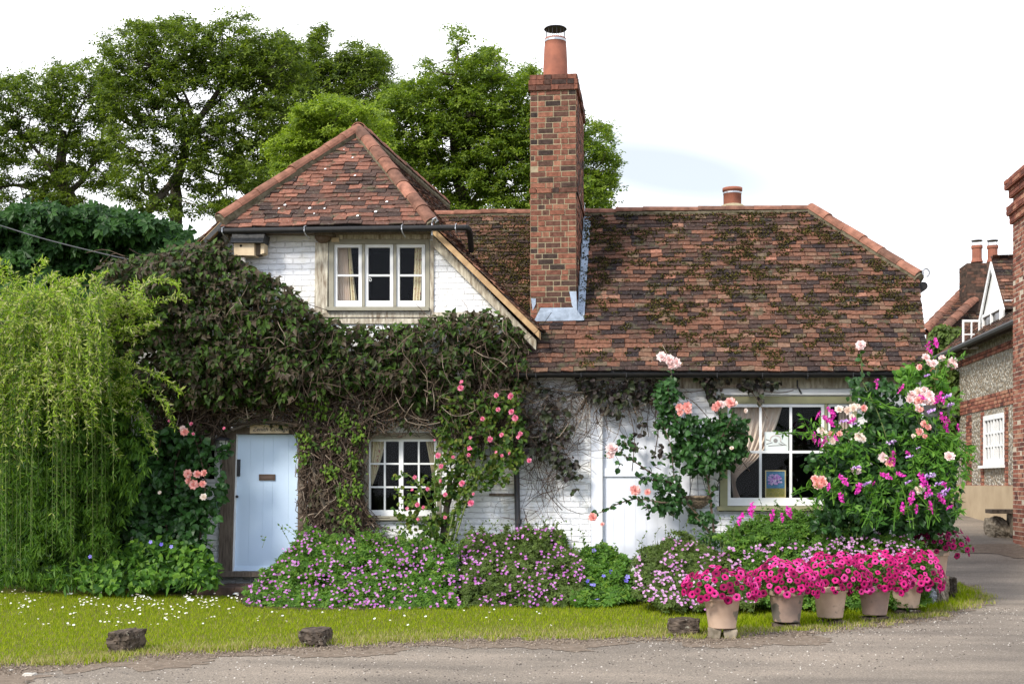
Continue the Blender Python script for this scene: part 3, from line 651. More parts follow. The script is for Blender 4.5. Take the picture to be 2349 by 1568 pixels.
for i in range(k-1): f += [(i, 2*k+i, 2*k+i+1, i+1), (k+i, k+i+1, 3*k+i+1, 3*k+i)]
for s in (0, 2*k): f += [(s+i, s+i+1, s+k+i+1, s+k+i) for i in range(k-1)]
f += [(0, k, 3*k, 2*k), (k-1, 3*k-1, 4*k-1, 2*k-1)]
gm.add(v, f); mg = gm.build('main_gutter', M['black'], cot)
for u in np.linspace(1230, 2060, 9):
    bm_ = MB()
    p = P(u, 858, 16.6); bm_.tube([p+Vector((0, -.06, .015)), p+Vector((0, -.05, -.035)), p+Vector((0, 0, -.055)), p+Vector((0, .1, -.05)), p+Vector((0, .3, -.02))], .008, 5)
    bm_.build('bracket', M['iron'], mg)
dp = MB(); dp.tube([P(1186, 862, 16.75), P(1184, 900, 16.9), P(1183, 1000, 16.92), P(1190, 1300, 16.92), P(1190, 1340, 16.92)], .038, 10)
for v_ in (905, 1050, 1195): q = P(1184+(v_-900)*.018, v_, 16.92); dp.tube([q+Vector((0, 0, -.03)), q+Vector((0, 0, .03))], .047, 10)
dp.build('downpipe', M['iron'], cot)

# --- chimney stack of laid bricks
YC0, YC1 = 17.35, 19.0
c0 = P(1216.5, 740, YC0); c1 = P(1321.5, 740, YC0); ztop = P(1270, 208, YC0).z; zb = c0.z-.4; cw = c1.x-c0.x; cdp = YC1-YC0
st = thing('chimney_stack', 'tall red brick chimney stack rising from the mossy main roof', 'chimney', (c0.x, YC0, zb)); st.parent = cot; st.location = Vector((c0.x, YC0, zb))-Vector(cot.location)
del st['category']; del st['label']
cm = MB(); cm.box(((c0.x+c1.x)/2, (YC0+YC1)/2, (zb+ztop)/2), (cw-.004, cdp-.004, ztop-zb)); cmo = cm.build('mortar', M['mortar'], st)
bk_ = MB(); hgt = ztop-zb
bricks(bk_, (c0.x, YC0, zb), (1, 0, 0), (0, 0, 1), cw, hgt, (0, -1, 0)); bricks(bk_, (c1.x, YC0, zb), (0, 1, 0), (0, 0, 1), cdp, hgt, (1, 0, 0)); bricks(bk_, (c0.x, YC0, zb), (0, 1, 0), (0, 0, 1), cdp, hgt, (-1, 0, 0))
for dz0, pr, nn in ((0, .028, 2), (.15, .012, 1)):       # oversailing cap courses
    z0 = ztop+dz0; cm2 = (cw+2*pr, cdp+2*pr)
    bk_.box(((c0.x+c1.x)/2, (YC0+YC1)/2, z0+.0375*nn), (cm2[0]-.012, cm2[1]-.012, .075*nn-.004))
    bricks(bk_, (c0.x-pr, YC0-pr, z0), (1, 0, 0), (0, 0, 1), cm2[0], .075*nn, (0, -1, 0)); bricks(bk_, (c1.x+pr, YC0-pr, z0), (0, 1, 0), (0, 0, 1), cm2[1], .075*nn, (1, 0, 0))
zbnd = P(1270, 443, YC0).z
bricks(bk_, (c0.x-.018, YC0-.018, zbnd), (1, 0, 0), (0, 0, 1), cw+.036, .075, (0, -1, 0), proud=.004); bricks(bk_, (c1.x+.018, YC0-.018, zbnd), (0, 1, 0), (0, 0, 1), cdp, .075, (1, 0, 0), proud=.004)
bk_.build('brickwork', M['brick'], st)
zt = ztop+.225; pc = Vector(((c0.x+c1.x)/2+.0, 17.72, zt)); pk = 2900/17.8
ph = (P(1273, 90, 17.72).z-zt)
cp = MB(); cp.lathe(pc, [(.17, 0), (.172, ph*.3), (.158, ph*.8), (.145, ph*.96), (.152, ph*.965), (.152, ph), (.13, ph), (.13, 0)], 24); cpo = cp.build('chimney_pot', M['pot'], st, smooth=True)
cw_ = MB(); pt_ = pc+Vector((0, 0, ph)); cw_.lathe(pt_, [(.001, .165), (.15, .15), (.163, .135), (.15, .13), (.001, .14)], 20)
for i in range(14): an = i*2*math.pi/14; q = pt_+Vector((math.cos(an)*.135, math.sin(an)*.135, 0)); cw_.tube([q, q+Vector((0, 0, .135))], .004, 4)
cw_.build('cowl', M['iron'], st)
cw_ = MB(); cw_.lathe(pt_+Vector((0, 0, -.05)), [(.149, 0), (.154, 0), (.154, .03), (.149, .03)], 24); cw_.build('steel_band', M['galv'], st)
# lead flashing
fl = MB(); n_ = (tri_pts[1]-tri_pts[0]).cross(tri_pts[3]-tri_pts[0]).normalized()
if n_.z < 0: n_ = -n_
def onroof(u, v, o=.035): return main_plane(u, v)+n_*o
fl.ngon([onroof(1225, 741), onroof(1338, 739), onroof(1326, 722, .045), P(1321, 705, YC0-.012), P(1240, 706, YC0-.012), P(1232, 722, YC0-.02)])
fl.ngon([P(1218, 684, YC0-.015), P(1229, 684, YC0-.015), P(1229, 697, YC0-.015), P(1222, 712, YC0-.015)])
ys = np.linspace(YC0, YC1+.1, 9)
for i in range(8):                                   # stepped side flashing against the right face
    def rz(Y): t = (Y-tri_pts[0].y)/(tri_pts[3].y-tri_pts[0].y); return tri_pts[0].z+t*(tri_pts[3].z-tri_pts[0].z)
    x0 = c1.x+.02; y0, y1 = ys[i], ys[i+1]; st_ = .15
    fl.ngon([(x0, y0, rz(y0)+.02), (x0, y1, rz(y1)+.02), (x0, y1, rz(y1)+.1), (x0, y0, rz(y1)+.1)]); fl.ngon([(x0, y0, rz(y0)+.05), (x0+.09, y0, rz(y0)+.045), (x0+.09, y1, rz(y1)+.045), (x0, y1, rz(y1)+.05)])
fl.ngon([P(1306, 668, YC0-.014), P(1322, 668, YC0-.014), P(1324, 722, YC0-.02), P(1312, 700, YC0-.014)])
fl.build('lead_flashing', M['lead'], st)
# second low chimney pot behind the ridge
pb = P(1680, 480, 19.5); sp = MB(); hh = P(1680, 432, 19.5).z-pb.z
sp.lathe(pb, [(.135, 0), (.135, hh-.05), (.15, hh-.045), (.15, hh), (.125, hh), (.125, 0)], 24); spo = sp.build('low_chimney_pot', M['pot'], cot, smooth=True)
sp = MB(); sp.lathe(pb, [(.26, -.1), (.24, .0), (.16, .06), (.13, .07)], 20); sp.build('mortar_flaunching', M['mortar'], spo, smooth=True)
sp = MB(); sp.lathe(pb, [(.137, hh-.09), (.14, hh-.09), (.14, hh-.065), (.137, hh-.065)], 24); sp.build('steel_band', M['galv'], spo)

# --- roof moss in real tufts
ms = MB(); mt = T([(0, 0, 0), (-.3, .1, .5), (.25, .3, .7), (.1, -.4, .6), (-.2, -.3, .3), (.5, 0, .25)], [(0, 1, 2), (0, 2, 5), (0, 3, 4), (0, 5, 3), (1, 3, 2)])
u = rng.uniform(1000, 2125, 60000); v = rng.uniform(488, 848, 60000)
ok = (u < 1216) | (u > 1330)
q = noise2(u/30, v/9, 21, 3); q2 = noise2(u/120, v/60, 31, 2)
wgt = np.interp(u, [1000, 1060, 1215, 1330, 1400, 1500, 1900, 2120], [.16, .36, .40, .30, .16, .08, .05, .10])*np.interp(v, [488, 700, 760, 850], [1.1, 1.1, .35, .1])+np.where(v < 530, .06, 0)
ok &= (q+q2*.4-.2 > .66-wgt); ok &= ~((u < 1240) & (v > 530+(u-1000)*.93)) & ~((u > 1850) & (v < 494+(u-1860)*.64)) & (u < 2104+(v-636)*.1)
u, v = u[ok], v[ok]; pos = np.array([tuple(main_plane(a, b)) for a, b in zip(u, v)])+np.array(tuple(n_))*.012
ok = pos[:, 0] > tri_pts[4].x; pos = pos[ok]
X, Yx, Z = frames(len(pos), tuple(n_), .3); ms.inst(mt, pos, X, Yx, Z, rng.uniform(.012, .04, len(pos)))
mo = ms.build('moss', M['moss'], roof); mo['kind'] = 'stuff'
li_ = MB(); sq = T([(math.cos(i*.785)*random.uniform(.7, 1.1), math.sin(i*.785)*random.uniform(.6, 1), 0) for i in range(8)]+[(0, 0, .08)], [(i, (i+1) % 8, 8) for i in range(8)])
zf = zc(500, 340, 2.1355); lp = []
hn = (er-el).cross(ap-el).normalized(); hn = hn if hn.z > 0 else -hn
for a_, b_, s_ in [(718, 568, .04), (872, 588, .045), (965, 590, .03), (680, 590, .025), (1285, 610, .045), (1172, 636, .04), (1354, 548, .04), (1182, 528, .025), (1140, 272, .03), (1155, 384, .035), (970, 343, .03), (1086, 222, .02), (900, 622, .025), (1010, 432, .02)]:
    uu, vv = zf(a_, b_); r = ray(uu, vv); o_ = Vector((0, 0, EYE)); p = o_+r*((el-o_).dot(hn)/r.dot(hn)); lp.append((p+hn*.035, s_))
X, Yx, Z = frames(len(lp), tuple(hn), .03); Xx = (er-el).normalized()
lp = [(a_, b_*.62) for a_, b_ in lp]; li_.inst(sq, np.array([tuple(a_) for a_, _ in lp]), np.tile(tuple(Xx), (len(lp), 1)), np.cross(Z, np.tile(tuple(Xx), (len(lp), 1))), Z, np.array([s_ for _, s_ in lp]))
li_.build('lichen', M['white'], hipo)['kind'] = 'stuff'

# --- windows
def bars(mb, quad, Y, th, u0, u1, v0, v1, mi=0):
    """a bar between fractions of a pixel box, th deep"""
    mb.hexa([P(u0, v1, Y), P(u1, v1, Y), P(u1, v0, Y), P(u0, v0, Y)], (0, th, 0), mi)
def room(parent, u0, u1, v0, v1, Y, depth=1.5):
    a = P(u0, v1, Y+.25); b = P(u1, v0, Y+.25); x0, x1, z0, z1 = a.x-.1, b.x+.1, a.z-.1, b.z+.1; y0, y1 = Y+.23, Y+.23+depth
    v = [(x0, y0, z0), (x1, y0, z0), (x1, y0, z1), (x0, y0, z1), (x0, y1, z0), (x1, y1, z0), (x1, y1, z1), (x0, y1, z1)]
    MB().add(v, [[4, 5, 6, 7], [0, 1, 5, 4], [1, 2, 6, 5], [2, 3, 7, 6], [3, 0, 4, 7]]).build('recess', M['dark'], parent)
def frame_bars(mb, u0, u1, v0, v1, l_, r_, t_, b_, Y, th):
    bars(mb, None, Y, th, u0, u0+l_, v0, v1); bars(mb, None, Y, th, u1-r_, u1, v0, v1)
    bars(mb, None, Y+.001, th, u0+l_, u1-r_, v0, v0+t_); bars(mb, None, Y+.001, th, u0+l_, u1-r_, v1-b_, v1)
def casement(parent, u0, u1, v0, v1, cols, rows, Y, st=7, bot=12, mun=4, name='casement', top=None):
    mb = MB(); top = top or st
    frame_bars(mb, u0, u1, v0, v1, st, st, top, bot, Y, .04)
    ub, vb = cols, rows
    for c in ub: bars(mb, None, Y+.006, .026, c-mun/2, c+mun/2, v0+top, v1-bot)
    us = [u0+st]+[x for c in ub for x in (c-mun/2, c+mun/2)]+[u1-st]
    for r in vb:
        for i in range(0, len(us), 2): bars(mb, None, Y+.007, .024, us[i], us[i+1], r-mun/2, r+mun/2)
    o = mb.build(name, M['paint'], parent)
    MB().add([tuple(P(u0+st-1, v1-bot+1, Y+.02)), tuple(P(u1-st+1, v1-bot+1, Y+.02)), tuple(P(u1-st+1, v0+top-1, Y+.02)), tuple(P(u0+st-1, v0+top-1, Y+.02))], [[0, 1, 2, 3]]).build('pane', M['glass'], o)
    return o
def window(name, box, parent, mat, l_, r_, t_, b_, Yf):
    u0, u1, v0, v1 = box; mb = MB(); frame_bars(mb, u0, u1, v0, v1, l_, r_, t_, b_, Yf, .12); o = mb.build(name, mat, parent); return o
wo = window('upper_window', (754, 985, 549, 712), cot, M['stonepaint'], 11, 9, 10, 9, YW-.02)
mb = MB(); bars(mb, None, YW-.012, .1, 831, 836, 560, 702); bars(mb, None, YW-.012, .1, 903, 908.5, 560, 702); mb.build('mullion', M['stonepaint'], wo)
sl_ = MB(); bars(sl_, None, YW-.1, .18, 747, 983, 703.5, 711.5); sl_.build('sill', M['stonepaint'], wo)
for u0, u1 in ((766, 830), (837, 902), (909, 975)): casement(wo, u0, u1, 560, 703, [], [631.5], YW+.02, 7.5, 13.5, 4.5)
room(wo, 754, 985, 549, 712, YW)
hk = MB(); c = P(848.5, 642, YW-.01); hk.tube([c+Vector((math.cos(t)*.006*t*.6, 0, math.sin(t)*.006*t*.6)) for t in np.linspace(0, 9, 22)], .004, 5); hk.build('scroll_handle', M['paint'], wo)
wo2 = window('lower_window', (830, 1012, 992, 1195), cot, M['stonepaint'], 14, 10, 14, 12, YW-.01)
casement(wo2, 844, 921, 1006, 1183, [882.5], [1063, 1116.5], YW+.05, 6, 14, 4); casement(wo2, 919, 1002, 1006, 1183, [960.5], [1063, 1116.5], YW+.02, 6, 14, 4)
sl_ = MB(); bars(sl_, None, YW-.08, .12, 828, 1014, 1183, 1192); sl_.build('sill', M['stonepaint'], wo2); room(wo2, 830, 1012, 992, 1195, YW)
wo3 = window('shop_window', (1652, 1966, 908, 1172), cot, M['olive'], 17, 10, 17, 12, YW-.02)
casement(wo3, 1669, 1891, 926, 1159, [1744.5, 1814], [1036], YW+.0, 7, 18, 6); 
mb = MB(); bars(mb, None, YW-.012, .1, 1892, 1898, 926, 1159); mb.build('mullion', M['olive'], wo3)
casement(wo3, 1899, 1955, 926, 1159, [], [1036], YW+.01, 6, 18, 6)
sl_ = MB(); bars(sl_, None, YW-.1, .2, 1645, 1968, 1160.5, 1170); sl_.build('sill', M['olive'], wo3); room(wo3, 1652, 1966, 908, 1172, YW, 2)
wo0 = window('small_window', (350, 502, 1000, 1114), cot, M['paint'], 5, 5, 5, 7, YW-.01)
casement(wo0, 356, 428, 1006, 1106, [400], [1054], YW+.02, 5, 8, 4); casement(wo0, 428.5, 497, 1006, 1106, [456], [1054], YW+.02, 5, 8, 4); room(wo0, 350, 502, 1000, 1114, YW)
# timbers on the walls
def timber(name, u0, u1, v0, v1, th, mat, Y=YW, lean=0):
    q = [P(u0-lean, v1, Y-th), P(u1-lean, v1, Y-th), P(u1, v0, Y-th), P(u0, v0, Y-th)]
    return MB().hexa(q, (0, th+.05, 0)).build(name, mat, cot)
timber('post', 723, 752, 556, 716, .035, M['flaking'], lean=2)
timber('post', 987, 995, 552, 716, .03, M['flaking'], lean=1)
timber('beam', 753, 986, 532, 548, .03, M['flaking'])
timber('beam', 735, 1100, 716, 727, .045, M['flaking'])
timber('beam', 735, 1130, 730, 742, .03, M['flaking'])
timber('beam', 1560, 2095, 866, 890, .03, M['flaking'])
timber('beam', 1640, 2000, 892, 905, .045, M['paint'])
timber('beam', 1122, 1180, 1131, 1137, .03, M['timber'])
# --- front door with frame
df = MB(); df.hexa([P(500, 1318, YW-.06), P(531, 1318, YW-.06), P(541, 980, YW-.06), P(512, 980, YW-.06)], (0, .2, 0)); df.hexa([P(682, 1318, YW-.05), P(697, 1318, YW-.05), P(697, 980, YW-.05), P(685, 980, YW-.05)], (0, .2, 0))
df.hexa([P(541, 995, YW-.055), P(685, 995, YW-.055), P(685, 978, YW-.055), P(541, 978, YW-.055)], (0, .18, 0))
dfo = df.build('door_frame', M['timber'], cot)
MB().hexa([P(531, 1310, YW-.03), P(535, 1310, YW-.03), P(543, 995, YW-.03), P(540, 995, YW-.03)], (0, .1, 0)).build('door_stop', M['paint'], dfo)
dl = MB(); xs = [0, .235, .45, .60, .85, 1]; 
for i in range(5):
    def du(t, v): return (534+(v-1310)/(995-1310)*8)+t*(682-534+(v-1310)/(995-1310)*(-6))
    a0, a1 = xs[i]+.001, xs[i+1]-.001
    dl.hexa([P(du(a0, 1306), 1306, YW+.03), P(du(a1, 1306), 1306, YW+.03), P(du(a1, 996), 996, YW+.03), P(du(a0, 996), 996, YW+.03)], (0, .04, 0))
dl.hexa([P(534, 1306, YW+.045), P(681, 1306, YW+.045), P(683, 996, YW+.045), P(542, 996, YW+.045)], (0, .03, 0))
dl.hexa([P(528, 1310, YW-.01), P(681, 1308, YW-.01), P(682, 1297, YW+.02), P(531, 1298, YW+.02)], (0, .05, 0))
do = dl.build('front_door', M['doorpaint'], cot)
lb = MB(); lb.hexa([P(594, 1101, YW+.012), P(631, 1101, YW+.012), P(631, 1087, YW+.012), P(594, 1087, YW+.012)], (0, .02, 0)); lb.hexa([P(599, 1098, YW+.004), P(626, 1098, YW+.004), P(626, 1091, YW+.008), P(599, 1091, YW+.008)], (0, .01, 0)); lb.build('letter_plate', M['brass'], do)
lb = MB(); lb.hexa([P(541, 1092, YW+.01), P(550, 1092, YW+.01), P(551, 1053, YW+.01), P(542, 1053, YW+.01)], (0, .03, 0)); lb.build('lock_plate', M['iron'], do)
lb = MB(); q = P(543.5, 1138, YW-.005); lb.lathe(q, [(.002, -.02), (.018, -.014), (.022, 0), (.018, .014), (.002, .02)], 10); lb.build('handle', M['iron'], do)
MB().hexa([P(500, 1322, YW-.22), P(697, 1322, YW-.22), P(697, 1311, YW-.22), P(500, 1311, YW-.22)], (0, .36, 0)).build('door_sill', M['timber'], cot)
# --- blocked stable door
df = MB(); df.hexa([P(1356, 1283, YW-.02), P(1382, 1283, YW-.02), P(1382, 916, YW-.02), P(1356, 916, YW-.02)], (0, .12, 0)); df.hexa([P(1559, 1283, YW-.02), P(1582, 1283, YW-.02), P(1582, 916, YW-.02), P(1559, 916, YW-.02)], (0, .12, 0)); df.hexa([P(1382, 928, YW-.018), P(1559, 928, YW-.018), P(1559, 916, YW-.018), P(1382, 916, YW-.018)], (0, .12, 0))
df.build('stable_door_frame', M['stablepaint'], cot)
MB().hexa([P(1376, 1283, YW-.035), P(1382, 1283, YW-.035), P(1382, 928, YW-.035), P(1376, 928, YW-.035)], (0, .06, 0)).build('beading', M['paint'], cot)
dl = MB(); n7 = 7
for i in range(n7):
    a0 = 1383+(1558-1383)*i/n7+.15; a1 = 1383+(1558-1383)*(i+1)/n7-.15
    for v0, v1 in ((929, 1071), (1093, 1279)): dl.hexa([P(a0, v1, YW+.03), P(a1, v1, YW+.03), P(a1, v0, YW+.03), P(a0, v0, YW+.03)], (0, .03, 0))
dl.hexa([P(1383, 1281, YW+.04), P(1558, 1281, YW+.04), P(1558, 928, YW+.04), P(1383, 928, YW+.04)], (0, .03, 0))
dl.hexa([P(1383, 1092, YW+.005), P(1558, 1092, YW+.005), P(1558, 1072, YW+.005), P(1383, 1072, YW+.005)], (0, .05, 0))
dl.build('stable_door', M['stablepaint'], cot)
# hook by the shop window lintel
hk = MB(); q = P(2335/1.27714*1.0, 872, 16.9); hk.tube([P(1829, 872, 16.85), P(1829, 885, 16.9), P(1833, 893, 16.85), P(1838, 902, 16.9)], .012, 6); hk.build('gutter_hook', M['iron'], cot)

# ------------------------------------------------------------------ things on and by the walls
bh = thing('birdhouse', 'small cream birdhouse with grey felt roof under the upper gutter', 'birdhouse', P(560, 586, 16.85))
b1 = MB(); b1.hexa([P(537, 585, 16.72), P(583, 586, 16.72), P(583, 555, 16.72), P(536, 555, 16.72)], (0, .2, 0)); bx = b1.build('box', M['cream'], bh)
b1 = MB(); b1.hexa([P(528, 556, 16.66), P(603, 556, 16.66), P(607, 537, 16.74), P(533, 537, 16.74)], (0, .24, 0)); b1.build('roof', M['felt'], bh)
b1 = MB(); b1.hexa([P(583.5, 586, 16.80), P(597, 584, 16.80), P(597, 557, 16.80), P(583.5, 557, 16.80)], (0, .14, 0)); b1.build('back_compartment', M['timber'], bh)
b1 = MB(); b1.hexa([P(597.5, 583, 16.74), P(606, 580, 16.74), P(606, 557, 16.74), P(598, 557, 16.74)], (0, .16, 0)); b1.build('side_panel', M['cream'], bh)
q = P(552.6, 563.5, 16.716); b1 = MB(); b1.ngon([q+Vector((math.cos(t)*.018, 0, math.sin(t)*.018)) for t in np.linspace(0, 2*math.pi, 17)[:-1]]); b1.build('entrance_hole', M['dark'], bx)
nb = thing('nest_box', 'brown mud nest cup fixed beside the upper window', 'nest box', P(741, 556, 16.9))
b1 = MB(); b1.hexa([P(719, 538, 16.78), P(762, 538, 16.78), P(762, 533, 16.78), P(716, 533, 16.78)], (0, .2, 0)); b1.build('board', M['timber'], nb)
b1 = MB(); q = P(741, 539, 16.93); prof = [(.001, -.11), (.05, -.105), (.09, -.08), (.115, -.04), (.115, -.008)]; b1.lathe(q, prof, 16); b1.build('cup', M['mud'], nb, smooth=True)
mt_ = MB(); mt_.hexa([P(760, 554, 16.95), P(777, 554, 16.95), P(777, 545, 16.95), P(760, 545, 16.95)], (0, .03, 0)); mto = mt_.build('wall_tag', M['cream'], loc=P(768, 550, 16.95)); tag(mto, 'tiny cream plate screwed beside the mud nest cup', 'plate')
# hanging sign over the door
sg = thing('house_sign', 'small tan wooden house name sign above the blue front door', 'sign', P(618, 985, 16.9))
MB().hexa([P(573, 993, 16.86), P(662, 993, 16.86), P(662, 974, 16.86), P(573, 974, 16.86)], (0, .03, 0)).build('board', M['cream'], sg)
tx_ = bpy.data.curves.new('lettering', 'FONT'); tx_.body = 'Zenith Cottage'; tx_.size = .082; tx_.shear = .35; tx_.extrude = .001; tx_.align_x = 'CENTER'; tx_.align_y = 'CENTER'
to = bpy.data.objects.new('lettering_source', tx_); COL.objects.link(to)
dg = bpy.context.evaluated_depsgraph_get(); me = bpy.data.meshes.new_from_object(to.evaluated_get(dg)); bpy.data.objects.remove(to)
lo = bpy.data.objects.new('lettering', me); COL.objects.link(lo); me.materials.clear(); me.materials.append(M['iron']); lo.parent = sg
lo.location = P(620, 984, 16.852)-Vector(sg.location); lo.rotation_euler = (R(90), 0, 0)
ln = thing('wall_lantern', 'black wall lantern with clear panes left of the front door', 'lantern', P(510, 1022, 16.8))
q = P(509, 1033, 16.78); b1 = MB()
for dx in (-.08, .08):
    for dy in (-.07, .07): b1.tube([q+Vector((dx*.75, dy*.75, 0)), q+Vector((dx, dy, .14))], .006, 5)
b1.lathe(q+Vector((0, 0, .14)), [(.14, 0), (.13, .015), (.06, .05), (.02, .07), (.001, .08)], 8); b1.lathe(q, [(.001, -.02), (.075, -.012), (.085, 0), (.001, .002)], 8); b1.tube([q+Vector((0, .05, .14)), q+Vector((0, .22, .12))], .012, 6); b1.build('cage', M['iron'], ln)
M['frost'] = plain('lantern_glass', (.55, .58, .52), .15, None, 4, .6, 0)
b1 = MB(); b1.lathe(q, [(.062, .005), (.088, .138)], 4); b1.build('glass', M['frost'], ln)
# hanging basket on the wall, wicker
hb = thing('hanging_basket', 'wicker half basket hanging on the wall by the rose stem', 'basket', P(1600, 1165, 16.8))
q = P(1602, 1138, 16.82); b1 = MB()
for i in range(9):
    t = i/8; rr = .17*(1-t**2*.75); b1.tube([q+Vector((math.cos(a_)*rr, math.sin(a_)*rr*.7+(.006 if (k_+i) % 2 else -.006), -t*.15)) for k_, a_ in enumerate(np.linspace(0, 2*math.pi, 25))], .012, 5)
b1.build('wicker_bowl', M['cream'].copy() if False else plain('wicker', (.33, .25, .17), .9, (.12, .09, .06), 40, .1, .5), hb)
b1 = MB(); b1.lathe(q+Vector((0, 0, -.02)), [(.001, .02), (.1, .01), (.155, 0)], 14); b1.build('soil', M['soil'], hb)
b1 = MB(); b1.tube([q+Vector((0, 0, 0)), P(1598, 1050, 16.9)], .004, 4); b1.tube([q+Vector((-.12, 0, 0)), P(1598, 1050, 16.9)], .004, 4); b1.tube([q+Vector((.12, 0, 0)), P(1598, 1050, 16.9)], .004, 4); b1.build('chain', M['iron'], hb)

# curtains
def curtain(path_l, path_r, Y, mat, label, folds=7, amp=.02):
    """path_l/path_r: px polylines top to bottom for the left and right edges"""
    n, m = 24, 40; v = []
    vl = np.linspace(0, 1, n); L_ = spline([Vector((a, b, 0)) for a, b in path_l], n-1); R_ = spline([Vector((a, b, 0)) for a, b in path_r], n-1)
    for i in range(n):
        for j in range(m):
            t = j/(m-1); u_ = L_[i][0]*(1-t)+R_[i][0]*t; v_ = L_[i][1]*(1-t)+R_[i][1]*t
            p = P(u_, v_, Y); v.append((p.x, p.y+math.sin(t*folds*2*math.pi+i*.08)*amp+amp, p.z))
    f = [[i*m+j, i*m+j+1, (i+1)*m+j+1, (i+1)*m+j] for i in range(n-1) for j in range(m-1)]
    lc = P(path_l[0][0], path_l[0][1], Y); o = MB().add(v, f).build('curtain', mat, smooth=True, loc=lc); return tag(o, label, 'curtain')
curtain([(774, 566), (774, 640), (772, 690)], [(796, 566), (800, 640), (803, 690)], YW+.12, M['curtain'], 'pink curtain at the left of the upper window')
curtain([(797, 566), (801, 640), (804, 690)], [(804, 566), (811, 640), (818, 690)], YW+.11, M['flowercurtain'], 'flowered curtain border beside the pink upper window curtain', 2)
curtain([(951, 566), (948, 640), (946, 690)], [(968, 566), (968, 640), (966, 690)], YW+.11, M['flowercurtain'], 'flowered curtain at the right of the upper window', 3)
curtain([(850, 1010), (850, 1060), (850, 1110)], [(885, 1010), (868, 1070), (853, 1112)], YW+.14, M['flowercurtain'], 'faded curtain drawn back at the left of the lower small paned window', 4)
curtain([(976, 1010), (985, 1060), (995, 1120)], [(998, 1010), (998, 1060), (998, 1120)], YW+.14, M['flowercurtain'], 'faded curtain drawn back at the right of the lower small paned window', 4)
curtain([(1676, 932), (1676, 1020), (1676, 1075), (1682, 1140)], [(1795, 932), (1778, 985), (1745, 1045), (1690, 1098), (1697, 1140)][:4]+[(1699, 1142)], YW+.16, M['curtain'], 'beige curtain tied back inside the big shop window', 8, .035)
curtain([(1925, 932), (1922, 1040), (1920, 1140)], [(1952, 932), (1952, 1040), (1952, 1140)], YW+.14, M['curtain'], 'beige curtain in the narrow right light of the shop window behind the roses', 4)
# pictures standing in the shop window
pa = thing('drawing', 'white sheet with a faint grey flower drawing in the shop window', 'picture', P(1781, 1034, YW+.08))
MB().hexa([P(1753.5, 1034, YW+.08), P(1808.5, 1034, YW+.08), P(1808.5, 990, YW+.08), P(1753.5, 990, YW+.08)], (0, .006, 0)).build('paper', M['paint'], pa)
M['pencil'] = plain('grey_pencil', (.33, .30, .29), .9, None, 9, .1, 0); M['pinkp'] = plain('pink_pencil', (.7, .45, .4), .9, None, 9, .1, 0)
mk = MB(); q = P(1779, 1010, YW+.075); mk.lathe(q, [(.001, 0), (.001, .001)], 6) if False else None
mk.ngon([q+Vector((math.cos(t)*.028, 0, math.sin(t)*.028)) for t in np.linspace(0, 6.28, 13)[:-1]]); 
for (a_, b_), (c_, d_) in (((1758, 1018), (1772, 1014)), ((1762, 1022), (1800, 1020)), ((1790, 1012), (1804, 1021)), ((1786, 1016), (1797, 1020)), ((1757, 1007), (1768, 1011))): mk.tube([P(a_, b_, YW+.077), P(c_, d_, YW+.077)], .004, 4)
mk.build('pencil_marks', M['pencil'], pa)
mk = MB(); mk.tube([P(1779, 1010, YW+.077)+Vector((math.cos(t)*.07, 0, math.sin(t)*.06+.01)) for t in np.linspace(-.4, 3.5, 14)], .0035, 4); mk.build('pink_outline', M['pinkp'], pa)
pb_ = thing('painting', 'small framed painting of a purple flower head in the shop window', 'painting', P(1779, 1140, YW+.08))
fr_ = MB(); frame_bars(fr_, 1755.5, 1802.5, 1078, 1141, 2.2, 2.2, 2.2, 2.2, YW+.07, .02); M['gilt'] = plain('gilt_frame', (.62, .50, .25), .5, None, 9, .4, 0); fr_.build('frame', M['gilt'], pb_)
M['skyp'] = plain('painted_sky', (.04, .12, .24), .8, (.12, .26, .40), 30, .1, .1, stretch=(1, 1, 5)); M['fieldp'] = plain('painted_meadow', (.28, .22, .06), .8, (.14, .16, .05), 40, .1, .1)
cv = MB(); cv.hexa([P(1757, 1140, YW+.08), P(1801, 1140, YW+.08), P(1801, 1119, YW+.08), P(1757, 1119, YW+.08)], (0, .006, 0), 1); cv.hexa([P(1757, 1118.9, YW+.08), P(1801, 1118.9, YW+.08), P(1801, 1080, YW+.08), P(1757, 1080, YW+.08)], (0, .006, 0), 0); cv.build('canvas', [M['skyp'], M['fieldp']], pb_)
fp = MB(); q = P(1778, 1099, YW+.075)
pos = np.array([tuple(q+Vector((random.uniform(-.075, .075), random.uniform(-.004, 0), random.uniform(-.055, .055)))) for _ in range(70)]); X, Yx, Z = frames(70, (0, -1, 0), .05); fp.inst(OVAL, pos, X, Yx, Z, .035); fp.build('painted_flower', M['pea2'], pb_)

# ------------------------------------------------------------------ neighbour across the lane
nb_ = thing('flint_house', 'flint and red brick house across the lane with a white dormer', 'house', P(2325, 1200, 24.5))
fx = P(2325, 1100, 24.5).x; yf0, yf1 = 22.7, 29.6
def wl(y0, y1, z0, z1, x, mat, name, th=.3): return MB().add([(x, y1, z0), (x, y0, z0), (x, y0, z1), (x, y1, z1), (x+th, y1, z0), (x+th, y0, z0), (x+th, y0, z1), (x+th, y1, z1)], [[0, 1, 2, 3], [4, 7, 6, 5], [0, 3, 7, 4], [1, 5, 6, 2], [3, 2, 6, 7]]).build(name, mat, nb_)
def zat(u, v, x): r = ray(u, v); return EYE+r.z*x/r.x
def yat(u, x): r = ray(u, 1000); return r.y*x/r.x
